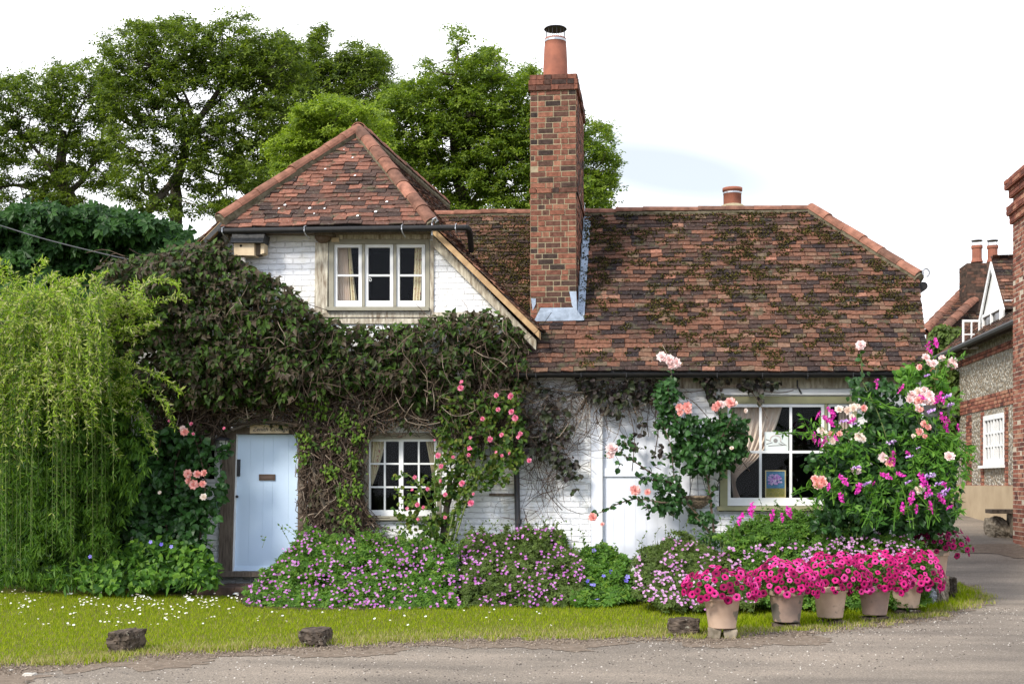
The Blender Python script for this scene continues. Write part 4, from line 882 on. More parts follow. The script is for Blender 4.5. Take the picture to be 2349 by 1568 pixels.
# window on this wall
wy0, wy1 = yat(2306, fx), yat(2258, fx); wz0, wz1 = zat(2280, 1066, fx), zat(2280, 950, fx)
wl(yf0, 25.9+.0, .4, .4, fx, M['flint'], 'plinth_core') if False else None
wl(yf0, yf1, .2, 1.42, fx-.03, M['plaster'], 'rendered_plinth'); wl(yf0, wy0, 1.42, 4.35, fx, M['flint'], 'flint_panel'); wl(wy1, yf1, 1.42, 4.35, fx, M['flint'], 'flint_panel'); wl(wy0, wy1, 1.42, wz0, fx, M['flint'], 'flint_panel'); wl(wy0, wy1, wz1, 4.35, fx, M['flint'], 'flint_panel')
bq = MB(); zb0, zb1 = wz1+.02, wz1+.32
bricks(bq, (fx, yf1-.1, zb0+.1), (0, -1, 0), (0, 0, 1), yf1-yf0-.1, .30, (-1, 0, 0), proud=.02)
bq.build('brick_band', M['brick2'], nb_); bq = MB()
bricks(bq, (fx, wy1+.25, 1.42), (0, -1, 0), (0, 0, 1), .25, wz1-1.3, (-1, 0, 0), proud=.02); bricks(bq, (fx, wy0, 1.42), (0, -1, 0), (0, 0, 1), .22, wz1-1.3, (-1, 0, 0), proud=.02); bricks(bq, (fx, wy1+1.5, 1.42), (0, -1, 0), (0, 0, 1), .45, wz1-1.3, (-1, 0, 0), proud=.02)
bricks(bq, (fx, yf1, 1.36), (0, -1, 0), (0, 0, 1), yf1-yf0, .1, (-1, 0, 0), proud=.015)
bq.build('brick_dressing', M['brick2'], nb_); bq = MB()
bricks(bq, (fx, yf1, 4.0), (0, -1, 0), (0, 0, 1), yf1-yf0, .16, (-1, 0, 0), proud=.03)
bq.build('eaves_band', M['brick2'], nb_)
ww = MB(); fz = lambda y0, y1, z0, z1, xo=.0, t=.05: ww.box((fx+xo, (y0+y1)/2, (z0+z1)/2), (t, y1-y0, z1-z0))
fz(wy0, wy0+.1, wz0, wz1); fz(wy1-.1, wy1, wz0, wz1); fz(wy0+.1, wy1-.1, wz1-.1, wz1); fz(wy0+.1, wy1-.1, wz0, wz0+.12); fz(wy0-.05, wy1+.08, wz0-.06, wz0-.002, -.05, .12)
n6 = 6; 
for i in range(1, n6): yy = wy0+.1+(wy1-wy0-.2)*i/n6; wd_ = .05 if i == 3 else .022; fz(yy-wd_, yy+wd_, wz0+.12, wz1-.1, .004, .04)
for i in (1, 2): zz = wz0+.12+(wz1-wz0-.22)*i/3; fz(wy0+.1, wy1-.1, zz-.02, zz+.02, .008, .036)
wn = ww.build('window', M['paint'], nb_)
MB().add([(fx+.03, wy1, wz0), (fx+.03, wy0, wz0), (fx+.03, wy0, wz1), (fx+.03, wy1, wz1)], [[0, 1, 2, 3]]).build('pane', plain('dark_pane', (.02, .018, .018), .15, None, 3, .4, 0), wn)
# main roof above the flint wall, eave along the lane
ez = 4.33; ex = fx-.28
rp = [Vector((ex, 22.9, ez)), Vector((ex, 30, ez)), Vector((ex+3.4, 30, ez+3.1)), Vector((ex+3.4, 22.9, ez+3.1))]
t_ = MB(); tiles(t_, rp, (0, 1, 0), gauge=.1); slab(t_, rp, -.04, .08); t_.build('roof_tiles', M['tile'], nb_)
MB().tube([(ex-.05, 22.8, ez-.02), (ex-.05, 29.8, ez-.02)], .06, 8).build('gutter', M['black'], nb_)
MB().tube([(fx-.08, 22.85, ez-.1), (fx-.1, 22.95, 3.4), (fx-.1, 22.95, 2.55)], .045, 8).build('downpipe', plain('red_pipe', (.22, .07, .05), .6, None, 8, .3, 0), nb_)
# dormer facing the lane
dy0, dy1 = yat(2290, fx-.0), yat(2238, fx-.0); dxf = ex+.55
dzc, dze = zat(2262, 800, dxf), zat(2262, 715, dxf); dza = zat(2256, 622, dxf); dm = (dy0+dy1)/2; hw = .85; dxr = dxf; dxf = dxf-.14
dy0, dy1 = dm-hw, dm+hw; dze = dza-.92
MB().ngon([(dxf, dy1, dze-.95), (dxf, dy0, dze-.95), (dxf, dy0, dze), (dxf, dm, dza-.04), (dxf, dy1, dze)]).ngon([(dxf, dy0, dze-.95), (dxf+2.2, dy0, dze-.95), (dxf+2.2, dy0, dze), (dxf, dy0, dze)]).build('dormer_wall', M['paint'], nb_)
t_ = MB()
for s_ in (-1, 1):
    e0 = Vector((dxf-.03, dm+s_*(hw+.16), dze-.2)); q4 = [e0, e0+Vector((2.6, 0, 0)), Vector((dxf+2.45, dm, dza)), Vector((dxf-.03, dm, dza))]
    tiles(t_, q4, (1, 0, 0), gauge=.1); slab(t_, q4, -.03, .05)
t_.build('dormer_roof', M['tile'], nb_)
t_ = MB(); 
for s_ in (-1, 1): t_.hexa([(dxf-.06, dm, dza-.03), (dxf-.06, dm+s_*(hw+.14), dze-.2), (dxf-.06, dm+s_*(hw+.10), dze-.32), (dxf-.06, dm, dza-.17)], (.03, 0, 0))
t_.build('bargeboard', M['paint'], nb_)
ww = MB(); x_ = dxf-.03
for y0, y1, z0, z1 in ((dy0+.12, dy0+.18, dze-.85, dze-.1), (dy1-.2, dy1-.14, dze-.85, dze-.1), (dm-.03, dm+.03, dze-.8, dze-.16), (dy0+.18, dy1-.2, dze-.16, dze-.1), (dy0+.18, dy1-.2, dze-.85, dze-.8), (dy0+.18, dm-.03, dze-.5, dze-.47)): ww.box((x_, (y0+y1)/2, (z0+z1)/2), (.05, y1-y0, z1-z0))
dw = ww.build('dormer_window', M['paint'], nb_); MB().add([(x_+.02, dy1-.2, dze-.85), (x_+.02, dy0+.15, dze-.85), (x_+.02, dy0+.15, dze-.1), (x_+.02, dy1-.2, dze-.1)], [[0, 1, 2, 3]]).build('pane', bpy.data.materials['dark_pane'], dw)
# open casement swung out over the lane
ca, cb = P(2208, 800, dy1-.2), P(2248, 806, dy1-.2)
oc = MB()
def ob(u0, u1, v0, v1, Y=dy1-.2): oc.hexa([P(u0, v1, Y), P(u1, v1, Y), P(u1, v0, Y), P(u0, v0, Y)], (0, .04, 0))
ob(2208, 2212, 733, 800); ob(2245, 2249, 733, 800); ob(2212, 2245, 733, 738); ob(2212, 2245, 795, 800); ob(2227.5, 2230.5, 738, 795); ob(2212, 2227.5, 765, 768); ob(2230.5, 2245, 765, 768)
oc.build('open_casement', M['paint'], nb_)
# brick chimney breast, nearest to the lane
bxx = P(2324, 1100, 22.6).x; by0, by1 = 20.0, 22.6
cb_ = thing('brick_stack', 'tall red brick chimney breast at the lane side of the flint house', 'chimney', (bxx, 21.4, .3))
zt_ = zat(2335, 420, bxx) if False else P(2326, 452, 22.6).z
MB().box((bxx+.7, (by0+by1)/2, (zt_-.1)/2), (1.4, by1-by0, zt_+.1)).build('mortar', M['lightmortar'], cb_)
bq = MB(); bricks(bq, (bxx, by1, H(21)-.3), (0, -1, 0), (0, 0, 1), by1-by0, zt_-H(21)+.3, (-1, 0, 0)); bricks(bq, (bxx, by0, 0), (1, 0, 0), (0, 0, 1), 1.4, zt_, (0, -1, 0))
for dz_, pr in ((-.45, .05), (-.3, .09), (.0, .06), (.15, .12)):
    bq.box((bxx+.7, (by0+by1)/2, zt_+dz_+.05), (1.4+2*pr-.01, by1-by0+2*pr-.01, .13)); bricks(bq, (bxx-pr, by1+pr, zt_+dz_), (0, -1, 0), (0, 0, 1), by1-by0+2*pr, .15, (-1, 0, 0))
bq.build('brickwork', M['brick2'], cb_)
# doorway beyond the flint wall
pc_ = thing('porch', 'dark porch doorway with a flat black canopy behind the rose bush', 'porch', P(2205, 1178, 29.8))
yp = 29.8; q0, q1 = P(2172, 1176, yp), P(2224, 1176, yp); ztp = P(2200, 958, yp).z
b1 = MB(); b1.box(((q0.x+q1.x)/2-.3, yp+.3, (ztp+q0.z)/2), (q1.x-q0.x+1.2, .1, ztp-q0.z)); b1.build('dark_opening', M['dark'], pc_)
b1 = MB(); b1.box((q1.x-.04, yp-.15, (ztp+q0.z)/2), (.1, .3, ztp-q0.z)); b1.box((q1.x-.35, yp-.05, (ztp+q0.z)/2), (.1, .1, ztp-q0.z-.1)); b1.build('post', M['timber'], pc_)
b1 = MB(); b1.box(((q0.x+q1.x)/2-.2, yp-.5, ztp+.1), (q1.x-q0.x+1.0, 1.1, .28)); b1.build('canopy', M['felt'], pc_)
# far roof with clay pots
fh = thing('far_house', 'red tiled house roof with twin clay pots behind the dormer', 'house', P(2230, 900, 33))
A1, B1, C1, D1_ = P(2105, 770, 32), P(2330, 770, 32), P(2330, 600, 35), P(2240, 640, 35)
A1 = P(2118, 760, 31.5); D1_ = P(2236, 640, 34.5); C1 = P(2400, 630, 34.5); B1 = P(2400, 752, 31.5)
t_ = MB(); tiles(t_, [A1, B1, C1, D1_], B1-A1, gauge=.12, wid=.2, th=.03); slab(t_, [A1, B1, C1, D1_]); t_.build('roof_tiles', M['tile'], fh)
t_ = MB(); ridge_run(t_, A1, D1_, .14, .4); ridge_run(t_, P(2150, 765, 31), P(2262, 660, 33), .13, .4); ridge_run(t_, P(2282, 668, 33), P(2345, 590, 33), .16, .45); t_.build('hip_tiles', M['ridge'], fh)
t_ = MB(); q4 = [P(2262, 700, 32.5), P(2400, 690, 32.5), P(2400, 560, 34), P(2340, 590, 34)]; tiles(t_, q4, q4[1]-q4[0], gauge=.12); slab(t_, q4); t_.build('rear_roof_tiles', M['tile'], fh)
MB().hexa([P(2130, 1180, 31.6), P(2400, 1180, 31.6), P(2400, 765, 31.6), P(2130, 765, 31.6)], (0, .3, 0)).build('wall', M['brick2'], fh)
sy = 32.4; a_ = P(2218, 660, sy); b_ = P(2290, 602, sy); t_ = MB(); t_.box(((a_.x+b_.x)/2, sy+.4, (a_.z+b_.z)/2-.3), (b_.x-a_.x, .8, b_.z-a_.z+.6)); bricks(t_, (a_.x, sy, a_.z-.5), (1, 0, 0), (0, 0, 1), b_.x-a_.x, b_.z-a_.z+.5, (0, -1, 0)); bricks(t_, (a_.x, sy+.8, a_.z-.5), (0, -1, 0), (0, 0, 1), .8, b_.z-a_.z+.5, (-1, 0, 0)); t_.build('chimney', islands('sooty_brick', [(0, (.045, .036, .03)), (.6, (.10, .065, .05)), (1, (.17, .085, .06))], .95, .05, (14, .6, 1.2)), fh)
t_ = MB()
for u_ in (2241, 2277): q = P(u_, 602, sy+.3); t_.lathe(q, [(.15, 0), (.12, .1), (.12, .34), (.14, .35), (.14, .42), (.1, .42)], 14)
t_.build('clay_pots', M['pot'], fh)
t_ = MB()
for u_ in (2241, 2277):
    q = P(u_, 602, sy+.3); t_.lathe(q+Vector((0, 0, .52)), [(.001, .05), (.14, .03), (.14, .01), (.001, .01)], 14)
    for dx in (-.1, .1): t_.tube([q+Vector((dx, 0, .4)), q+Vector((dx, 0, .54))], .008, 4)
t_.build('cowls', M['iron'], fh)
# bench slab and boulder by the brick stack
bn = thing('stone_bench', 'small grey slab bench against the rendered plinth by the brick stack', 'bench', G(2300, 1200))
q = P(2305, 1172, 23.3); b1 = MB(); b1.box(q+Vector((.1, 0, 0)), (.75, .5, .07)); b1.build('slab', M['stone'], bn); b1 = MB(); b1.box(q+Vector((.2, 0, -.22)), (.25, .35, .36)); b1.build('support', M['stone2'], bn)
def rock(name, u0, u1, v0, v1, mat, label, depth=None, seed=0, sq=.55, Yo=0, cat='stone'):
    g = G((u0+u1)/2, v1); s = g.y/ray((u0+u1)/2, v1).y/F; wx = (u1-u0)*s/2; hz = (v1-v0)*s*.97; dp_ = depth or wx*.9
    n = 16; v = []; idx = {}; f = []; wx *= .78
    def add(p):
        k = tuple(round(c, 4) for c in p)
        if k not in idx: idx[k] = len(v); v.append(p)
        return idx[k]
    for ax in range(3):
        for sg_ in (-1, 1):
            for i in range(n):
                for j in range(n):
                    qd = []
                    for di, dj in ((0, 0), (1, 0), (1, 1), (0, 1)):
                        c = [0, 0, 0]; c[ax] = sg_; c[(ax+1) % 3] = -1+2*(i+di)/n; c[(ax+2) % 3] = -1+2*(j+dj)/n; qd.append(add(tuple(c)))
                    f.append(qd if sg_ > 0 else qd[::-1])
    v = np.array(v, float); ln_ = np.linalg.norm(v, axis=1)[:, None]; v = v*(1-sq)+v/ln_*sq*1.15
    nn = (noise2(v[:, 0]*1.6+seed*3.1+v[:, 2], v[:, 1]*1.6+seed+v[:, 2]*1.3, seed, 4)-.5); v *= (1+nn*.38)[:, None]
    n2 = noise2(v[:, 0]*6+v[:, 1]*3, v[:, 2]*6+seed, seed+5, 2)-.5; v *= (1+n2*.16)[:, None]; n3 = noise2(v[:, 0]*14+v[:, 1]*9, v[:, 2]*13+seed, seed+7, 2)-.5; v *= (1+n3*.07)[:, None]
    v[:, 0] += v[:, 2]*.08*math.sin(seed*2.3)
    v *= np.array([wx, dp_, hz*.55]); v[:, 2] += hz*.5+.015
    mb = MB(); mb.add(v+np.array([g.x, g.y+dp_*.8+Yo, g.z-.03]), f); o = mb.build(name, mat, smooth=False, loc=Vector((g.x, g.y+dp_*.8+Yo, g.z))); return tag(o, label, cat)
rock('boulder', 2268, 2322, 1186, 1232, M['stone2'], 'rough tan boulder on the lane beside the brick chimney breast', .3, 5)
rock('stone', 240, 308, 1446, 1500, M['stone'], 'dark upright block of stone on the lawn, leftmost of the edging stones', .2, 1, .25)
rock('stone', 678, 752, 1442, 1484, M['stone'], 'flat topped brown stone on the lawn edge below the cranesbill', .2, 2, .3)
rock('stone', 1524, 1613, 1417, 1459, M['stone'], 'long angular brown stone beside the first terracotta pot', .15, 3, .3)
rock('rock', 2112, 2152, 1348, 1392, M['stone3'], 'blue grey rock leaning beside the last low pot', .2, 4, .4)
rock('rock', 2140, 2182, 1316, 1388, M['stone2'], 'tall tan rock under the raised pot of crimson petunias', .25, 6, .4, )
rock('rock', 2176, 2198, 1322, 1372, M['stone'], 'narrow dark rock at the far end of the grass verge', .15, 7, .3)
rock('rock', 60, 102, 1532, 1544, M['white'] if False else M['stone3'], 'small pale flint lying on the road edge at the left', .05, 8, .4) if False else None
zg = zc(0, 1300, 2.23)
uu, vv = zg(178, 1503); rock('flint', uu-17, uu+17, vv-6, vv+5, plain('white_flint', (.62, .58, .5), .7, (.4, .37, .32), 20, .3, .4), 'long white flint lying on the dusty road edge', .04, 9, .4)
uu, vv = zg(57, 1480); rock('flint', uu-5, uu+5, vv-6, vv+3, bpy.data.materials['white_flint'], 'small white flint chip near the bottom left of the road', .03, 10, .4)
# door step bricks
st_ = MB(); p0 = P(512, 1352, 16.4)
for i in range(6):
    for j in range(4):
        c = Vector((P(500, 1330, 16.6).x+.11+i*.225+(.1 if j % 2 else 0), 16.05+j*.19, .09)); st_.box(c, (.215, .18, .05))
st_.box((P(585, 1330, 16.6).x+.1, 16.35, .05), (1.5, .8, .07)); tag(st_.build('brick_step', M['path'], loc=P(560, 1345, 16.4)), 'worn dark brick step before the blue white front door', 'step')
# overhead cable
cab = MB(); cab.tube(spline([P(-60, 500, 20), P(0, 517, 20), P(105, 549, 19), P(258, 587, 17.8), P(330, 600, 17.2)], 20), .009, 5); tag(cab.build('overhead_cable', M['iron'], loc=P(105, 549, 19)), 'thin sagging overhead cable running down into the creeper', 'cable')

# ================================================================== PLANTS
def strands(mbS, lp, ld, pts, r0, r1, gap, k=4, n=None, start=.1, mi=0):
    """one curved shoot: stem into mbS, leaf seats into lp/ld"""
    n = n or max(6, int(sum((Vector(pts[i+1])-Vector(pts[i])).length for i in range(len(pts)-1))/.12)); c = spline(pts, n)
    mbS.tube(c, list(np.linspace(r0, r1, n+1)), k, mi, cap=False)
    if gap:
        L_ = 0; nxt = start
        for i in range(n):
            sgm = c[i+1]-c[i]; sl_ = float(np.linalg.norm(sgm)); dd = sgm/(sl_+1e-9)
            while nxt < L_+sl_: t = (nxt-L_)/sl_; lp.append(c[i]+sgm*t); ld.append(dd); nxt += gap*random.uniform(.6, 1.4)
            L_ += sl_
    return c
def seat_leaves(mb, lp, ld, size, tpl, spread=.5, out=.8, up=(0, -.5, .7), both=True):
    if not lp: return
    lp = np.array(lp); ld = np.array(ld); n = len(lp)
    if both: lp = np.repeat(lp, 2, 0); ld = np.repeat(ld, 2, 0); n *= 2
    rnd = rng.normal(size=(n, 3)); rnd /= np.linalg.norm(rnd, axis=1)[:, None]
    Y = ld*.6+rnd*out; Y /= np.linalg.norm(Y, axis=1)[:, None]
    Z = np.asarray(up)+rng.normal(size=(n, 3))*spread; Z = Z-(Z*Y).sum(1)[:, None]*Y; Z /= np.linalg.norm(Z, axis=1)[:, None]
    mb.inst(tpl, lp, np.cross(Y, Z), Y, Z, size*rng.uniform(.6, 1.2, n))

def tree(name, label, Y, trunk, branches, polys, leafm, size, n, tpl=MAPLE, depth=2.6, sub=.5, hole=(.30, .44, 260), ragged=16, group='tall trees behind the cottage', seed=0, per=38):
    """polys: crown outline; sprays of leaves fill its depth, thinner low down where the sky shows through"""
    base = P(trunk[0][0], trunk[0][1], Y); base.z = H(Y)-.1
    o = thing(name, label, 'tree', base, group); k_ = Y/28
    tm = MB(); pts = [base]+[P(u, v, Y) for u, v, r in trunk[1:]]; rr = [r*k_ for u, v, r in trunk]; c = spline(pts, 24)
    tm.tube(c, list(np.interp(np.linspace(0, 1, 25), np.linspace(0, 1, len(rr)), rr)), 8)
    tips = list(c[8:])
    for br in branches:
        bp = [P(u, v, Y+(random.uniform(-.8, .8) if i else 0)) for i, (u, v) in enumerate(br[:-1])]; r = br[-1]*k_; cc = spline(bp, 14); tm.tube(cc, list(np.linspace(r, r*.3, 15)), 6); tips += cc[4:]
    cm = MB(); u, v = sample(polys, n, ragged, seed)
    hl = noise2(u/26, v/26, seed+50, 3); th = np.interp(v, [hole[2]-120, hole[2]+60], [hole[0], hole[1]]); kk = hl > th; u, v = u[kk], v[kk]; m_ = len(u)
    cu = np.mean([q[0] for q in polys]); Yv = Y+(rng.random(m_)-.5)*depth*1.6; C_ = Pn(u, v, Yv)
    cnt = per-10
    offs = rng.normal(size=(m_, cnt, 3))*np.array([sub*.55, sub*.6, sub*.26])*rng.uniform(.5, 1.3, m_)[:, None, None]
    p = (C_[:, None, :]+offs+np.array([0, 0, .1])*(1-np.abs(offs[:, :, :1]))).reshape(-1, 3); X, Yx, Z = frames(len(p), (-.15, -.35, 1), .5, (0, -.2, -.5)); cm.inst(tpl, p, X, Yx, Z, size*rng.uniform(.6, 1.25, len(p)))
    tips = np.array([tuple(q) for q in tips])
    for q in C_[::5]:
        t0 = tips[np.argmin(((tips-q)**2).sum(1)+rng.random(len(tips))*.5)]
        if np.linalg.norm(t0-q) < 3.2: tm.tube(spline([t0, t0*.5+q*.5+np.array([0, 0, -.12])+rng.normal(size=3)*.15, q], 5), [.035, .03, .024, .018, .012, .007], 4, cap=False)
    tm.build('trunk', M['bark'], o); cm.build('crown', M[leafm], o); return o

tree('sycamore_tree', 'broad dark sycamore whose crown runs out of the picture at the left', 52,
     [(190, 560, .26), (165, 520, .22), (150, 450, .17), (140, 380, .12), (145, 300, .08)],
     [((165, 520), (140, 470), (90, 440), (40, 425), (0, 430), .09), ((150, 450), (200, 400), (230, 330), (240, 280), .07), ((150, 450), (110, 380), (70, 330), (30, 290), .07), ((165, 540), (240, 540), (300, 545), (340, 570), .08), ((145, 380), (160, 300), (200, 220), .05)],
     [(-60, 195), (0, 183), (40, 172), (85, 160), (110, 178), (140, 148), (185, 150), (225, 138), (250, 160), (262, 200), (270, 260), (275, 330), (270, 420), (255, 470), (200, 500), (120, 515), (40, 505), (-60, 515)], 'maple', .19, 760, seed=3, sub=.42, hole=(.30,.40,260))
tree('sycamore_tree', 'tallest dark sycamore with a forked leaning trunk above the dense chestnut', 48,
     [(400, 560, .17), (404, 500, .14), (402, 430, .12), (416, 380, .10), (440, 300, .08), (500, 210, .06), (520, 150, .04)],
     [((330, 500), (350, 470), (385, 430), (415, 370), (425, 300), .12), ((370, 450), (330, 440), (325, 400), (300, 350), (270, 320), .06), ((350, 470), (345, 420), (330, 380), (310, 340), .05), ((425, 300), (415, 240), (380, 190), (350, 150), .06), ((440, 300), (430, 230), (390, 170), .05), ((440, 300), (500, 290), (560, 240), (600, 200), .06), ((430, 320), (380, 290), (330, 280), (300, 290), .035), ((470, 260), (540, 200), (600, 180), .04), ((420, 360), (500, 400), (560, 390), .04)],
     [(232, 125), (245, 90), (256, 56), (270, 80), (310, 55), (345, 62), (378, 46), (410, 55), (440, 52), (470, 70), (500, 62), (520, 48), (545, 38), (560, 26), (575, 50), (592, 85), (600, 110), (625, 95), (642, 66), (655, 90), (680, 112), (692, 150), (720, 185), (705, 260), (665, 330), (640, 400), (595, 470), (520, 505), (470, 485), (430, 500), (300, 480), (262, 440), (270, 380), (240, 330), (262, 270), (228, 210)], 'maple', .18, 1430, seed=5, sub=.42, hole=(.30,.43,280))
tree('sycamore_tree', 'slim dark sycamore behind the hip tiles of the gable, left of the lime green maple', 56,
     [(700, 560, .2), (690, 420, .15), (700, 320, .10), (720, 230, .07), (740, 170, .04)],
     [((690, 400), (650, 300), (640, 220), .05), ((700, 300), (780, 230), (840, 180), .045), ((700, 340), (660, 330), (600, 330), .04), ((700, 320), (760, 270), (800, 200), .04)],
     [(640, 95), (700, 125), (718, 85), (731, 64), (742, 95), (738, 130), (770, 118), (800, 98), (850, 120), (885, 135), (905, 170), (918, 210), (885, 245), (840, 270), (760, 260), (710, 330), (660, 430), (600, 490), (590, 380), (640, 290)], 'maple', .19, 740, seed=9, sub=.42)
tree('field_maple', 'lime green maple with upright spiky shoots behind the brick chimney', 42,
     [(1060, 620, .2), (1060, 500, .15), (1050, 420, .11), (1040, 330, .08), (1040, 220, .04)],
     [((1060, 500), (990, 430), (960, 350), (940, 280), .06), ((1060, 500), (1110, 420), (1130, 330), (1150, 250), .06), ((1060, 480), (1160, 440), (1230, 390), (1300, 350), .05), ((1050, 420), (1080, 330), (1090, 250), .04), ((1060, 500), (1010, 450), (1000, 380), .04), ((1160, 440), (1280, 430), (1360, 390), .04), ((1040, 250), (1048, 170), (1050, 90), .02), ((1120, 260), (1132, 180), (1134, 120), .02)],
     [(868, 240), (890, 200), (925, 190), (958, 205), (972, 178), (962, 148), (985, 138), (1005, 165), (1034, 160), (1040, 112), (1050, 70), (1062, 105), (1072, 138), (1095, 140), (1110, 118), (1130, 108), (1146, 132), (1156, 168), (1178, 205), (1195, 172), (1207, 138), (1228, 165), (1300, 250), (1335, 280), (1360, 282), (1395, 308), (1402, 340), (1385, 350), (1420, 382), (1402, 405), (1422, 440), (1402, 482), (1000, 505), (960, 430), (900, 380), (850, 300)], 'lime', .155, 1750, hole=(.30, .38, 360), ragged=10, sub=.34, seed=13)
tree('small_maple', 'bright yellow green bushy tree directly behind the left slope of the gable roof', 38,
     [(740, 620, .1), (740, 500, .08), (735, 400, .06), (730, 330, .04)],
     [((735, 420), (690, 370), (650, 350), .04), ((735, 380), (770, 330), (810, 290), .04)],
     [(612, 352), (632, 342), (655, 322), (690, 302), (682, 270), (690, 236), (720, 242), (750, 228), (800, 246), (850, 255), (880, 285), (900, 350), (850, 380), (780, 350), (720, 430), (650, 450), (640, 390)], 'lime2', .13, 850, hole=(.34, .4, 300), ragged=24, sub=.26, seed=17)
# horse chestnut mass
hc_ = thing('horse_chestnut', 'dense dark green horse chestnut with drooping hand shaped leaves below the tall sycamores', 'tree', Vector((P(200, 1100, 34.5).x, 34.5, H(34.5))))
cm = MB(); poly = [(-60, 500), (20, 485), (80, 470), (150, 478), (220, 472), (300, 485), (360, 500), (420, 530), (460, 560), (470, 620), (430, 760), (250, 800), (-60, 800)]
mass(cm, poly, 8500, lambda u, v: 33+.003*(v-600), .30, PALM, 1.6, .9, 40, (0, -.75, .45), .35, (0, -.2, -1), 14, 3)
cm.build('crown', M['chest'], hc_); tm = MB(); tm.tube([Vector((hc_.location.x, 34.5, .9)), P(210, 800, 34.5), P(200, 620, 34)], [.4, .3, .15], 8); tm.build('trunk', M['bark'], hc_)

hd = thing('leaf_backing', 'dark leaf backing added behind the weeping shrub to darken its gaps', 'leaf_backing', G(100, 1300))  # invented dark leaves, added so the gaps in the shrub stay dark
fo = MB(); mass(fo, [(-90, 640), (60, 650), (200, 690), (300, 720), (335, 800), (345, 1352), (-90, 1352)], 9000, lambda u, v: 17.3, .15, OVAL, .5, .2, 40, (0, -.8, .5), .5, (0, -.2, -1), 10, 201)
mass(fo, [(-90, 660), (200, 690), (335, 720), (345, 1352), (-90, 1352)], 6000, lambda u, v: 17.9, .17, OVAL, .3, .1, 40, (0, -.9, .3), .3, (0, -.2, -1), 4, 202)
fo.build('foliage', M['chest'], hd)

# ---- creeper over the gable
cr = thing('creeper', 'dark green and purple creeper smothering the gable wall around the front door', 'climbing plant', P(800, 1250, 16.9))
fo = MB()
L1 = [(232, 605), (330, 583), (450, 556), (505, 545), (545, 592), (610, 625), (660, 652), (700, 690), (730, 722), (760, 738), (860, 748), (940, 742), (1000, 722), (1050, 718), (1110, 714), (1165, 722), (1205, 770), (1215, 850), (1205, 900), (1190, 940), (1120, 960), (1050, 965), (960, 935), (850, 900), (780, 905), (700, 900), (640, 930), (600, 925), (540, 925), (470, 930), (420, 925), (360, 955), (320, 900), (270, 800), (235, 700)]
def ycr(u, v): return float(np.interp(u, [230, 500, 720, 1000, 1200], [15.9, 16.2, 16.45, 16.6, 16.7]))+float(np.interp(v, [550, 620, 850, 950], [.45, .1, -.05, .22]))
mass(fo, L1, 12000, ycr, .108, LEAF, .3, .34, 26, (0, -.75, .55), .5, (0, -.15, -1), 20, 11, holes=.30)
mass(fo, L1, 5500, lambda u, v: ycr(u, v)+.2, .10, LEAF, .25, .1, 34, (0, -.8, .5), .4, (0, -.15, -1), 8, 12)
T1 = [(360, 935), (540, 905), (700, 885), (1000, 890), (1195, 900), (1200, 990), (1100, 1000), (1000, 1005), (985, 985), (830, 990), (825, 1180), (790, 1230), (720, 1180), (695, 1010), (670, 985), (520, 985), (430, 1000), (370, 985)]
mass(fo, T1, 1500, lambda u, v: 16.68, .085, LEAF, .15, .1, 40, (0, -.8, .4), .45, (0, -.15, -1), 14, 14, holes=.52)
fo.build('foliage', M['creeper'], cr)
yg = MB()
for c_, n_l in (((700, 1000), 40), ((695, 1050), 40), ((735, 940), 60), ((790, 960), 60), ((820, 1000), 60), ((760, 1080), 50), ((790, 1140), 60), ((815, 1120), 50), ((700, 925), 40), ((810, 1060), 60), ((805, 1190), 60), ((760, 1010), 40)):
    p = Pn(rng.normal(c_[0], 10, n_l), rng.normal(c_[1], 14, n_l), 16.7+rng.normal(size=n_l)*.05); X, Yx, Z = frames(n_l, (0, -.8, .5), .4, (0, 0, -1)); yg.inst(LEAF, p, X, Yx, Z, .065)
yg.build('young_leaves', M['young'], cr)
tw = MB()
def u_min(x_, y_): return x_ > 440 and y_ < 640
def tangle(mb, poly, n, Yc, ln=(40, 130), r=.006, yj=.12, dirb=0):
    u, v = sample(poly, n, 8, 5)
    for a, b in zip(u, v):
        an = random.uniform(0, 6.28) if random.random() > dirb else random.gauss(1.57, .3); l = random.uniform(*ln); p = [Vector(P(a, b, Yc+random.uniform(-yj, yj)))]; trail = [(a, b)]
        for s in range(3):
            a += math.cos(an)*l/3; b += math.sin(an)*l/3; an += random.gauss(0, .6); p.append(P(a, b, Yc+random.uniform(-yj, yj))); trail.append((a, b))
        qs = [(a0_, b0_) for a0_, b0_ in trail]
        if any((536 < x_ < 676 and 975 < y_ < 1320) or (490 < x_ < 560 and 1004 < y_ < 1300) or (u_min(x_, y_)) or (846 < x_ < 1000 and 1004 < y_ < 1180) for x_, y_ in qs): continue
        mb.tube(spline(p, 7), r*random.uniform(.5, 1.3), 3, cap=False)
tangle(tw, T1, 2600, 16.8, (30, 130), .0055, .12, .3)
tangle(tw, [(700, 990), (830, 990), (835, 1180), (810, 1240), (740, 1245), (700, 1180)], 1500, 16.82, (40, 150), .006, .1, .6)
tangle(tw, [(360, 920), (560, 920), (660, 980), (520, 1000), (430, 1000)], 300, 16.75, (50, 160), .009, .12, .1)
tangle(tw, L1, 420, 16.4, (40, 130), .0045, .3, .5)
tw.build('twigs', M['twig'], cr)
tw = MB()
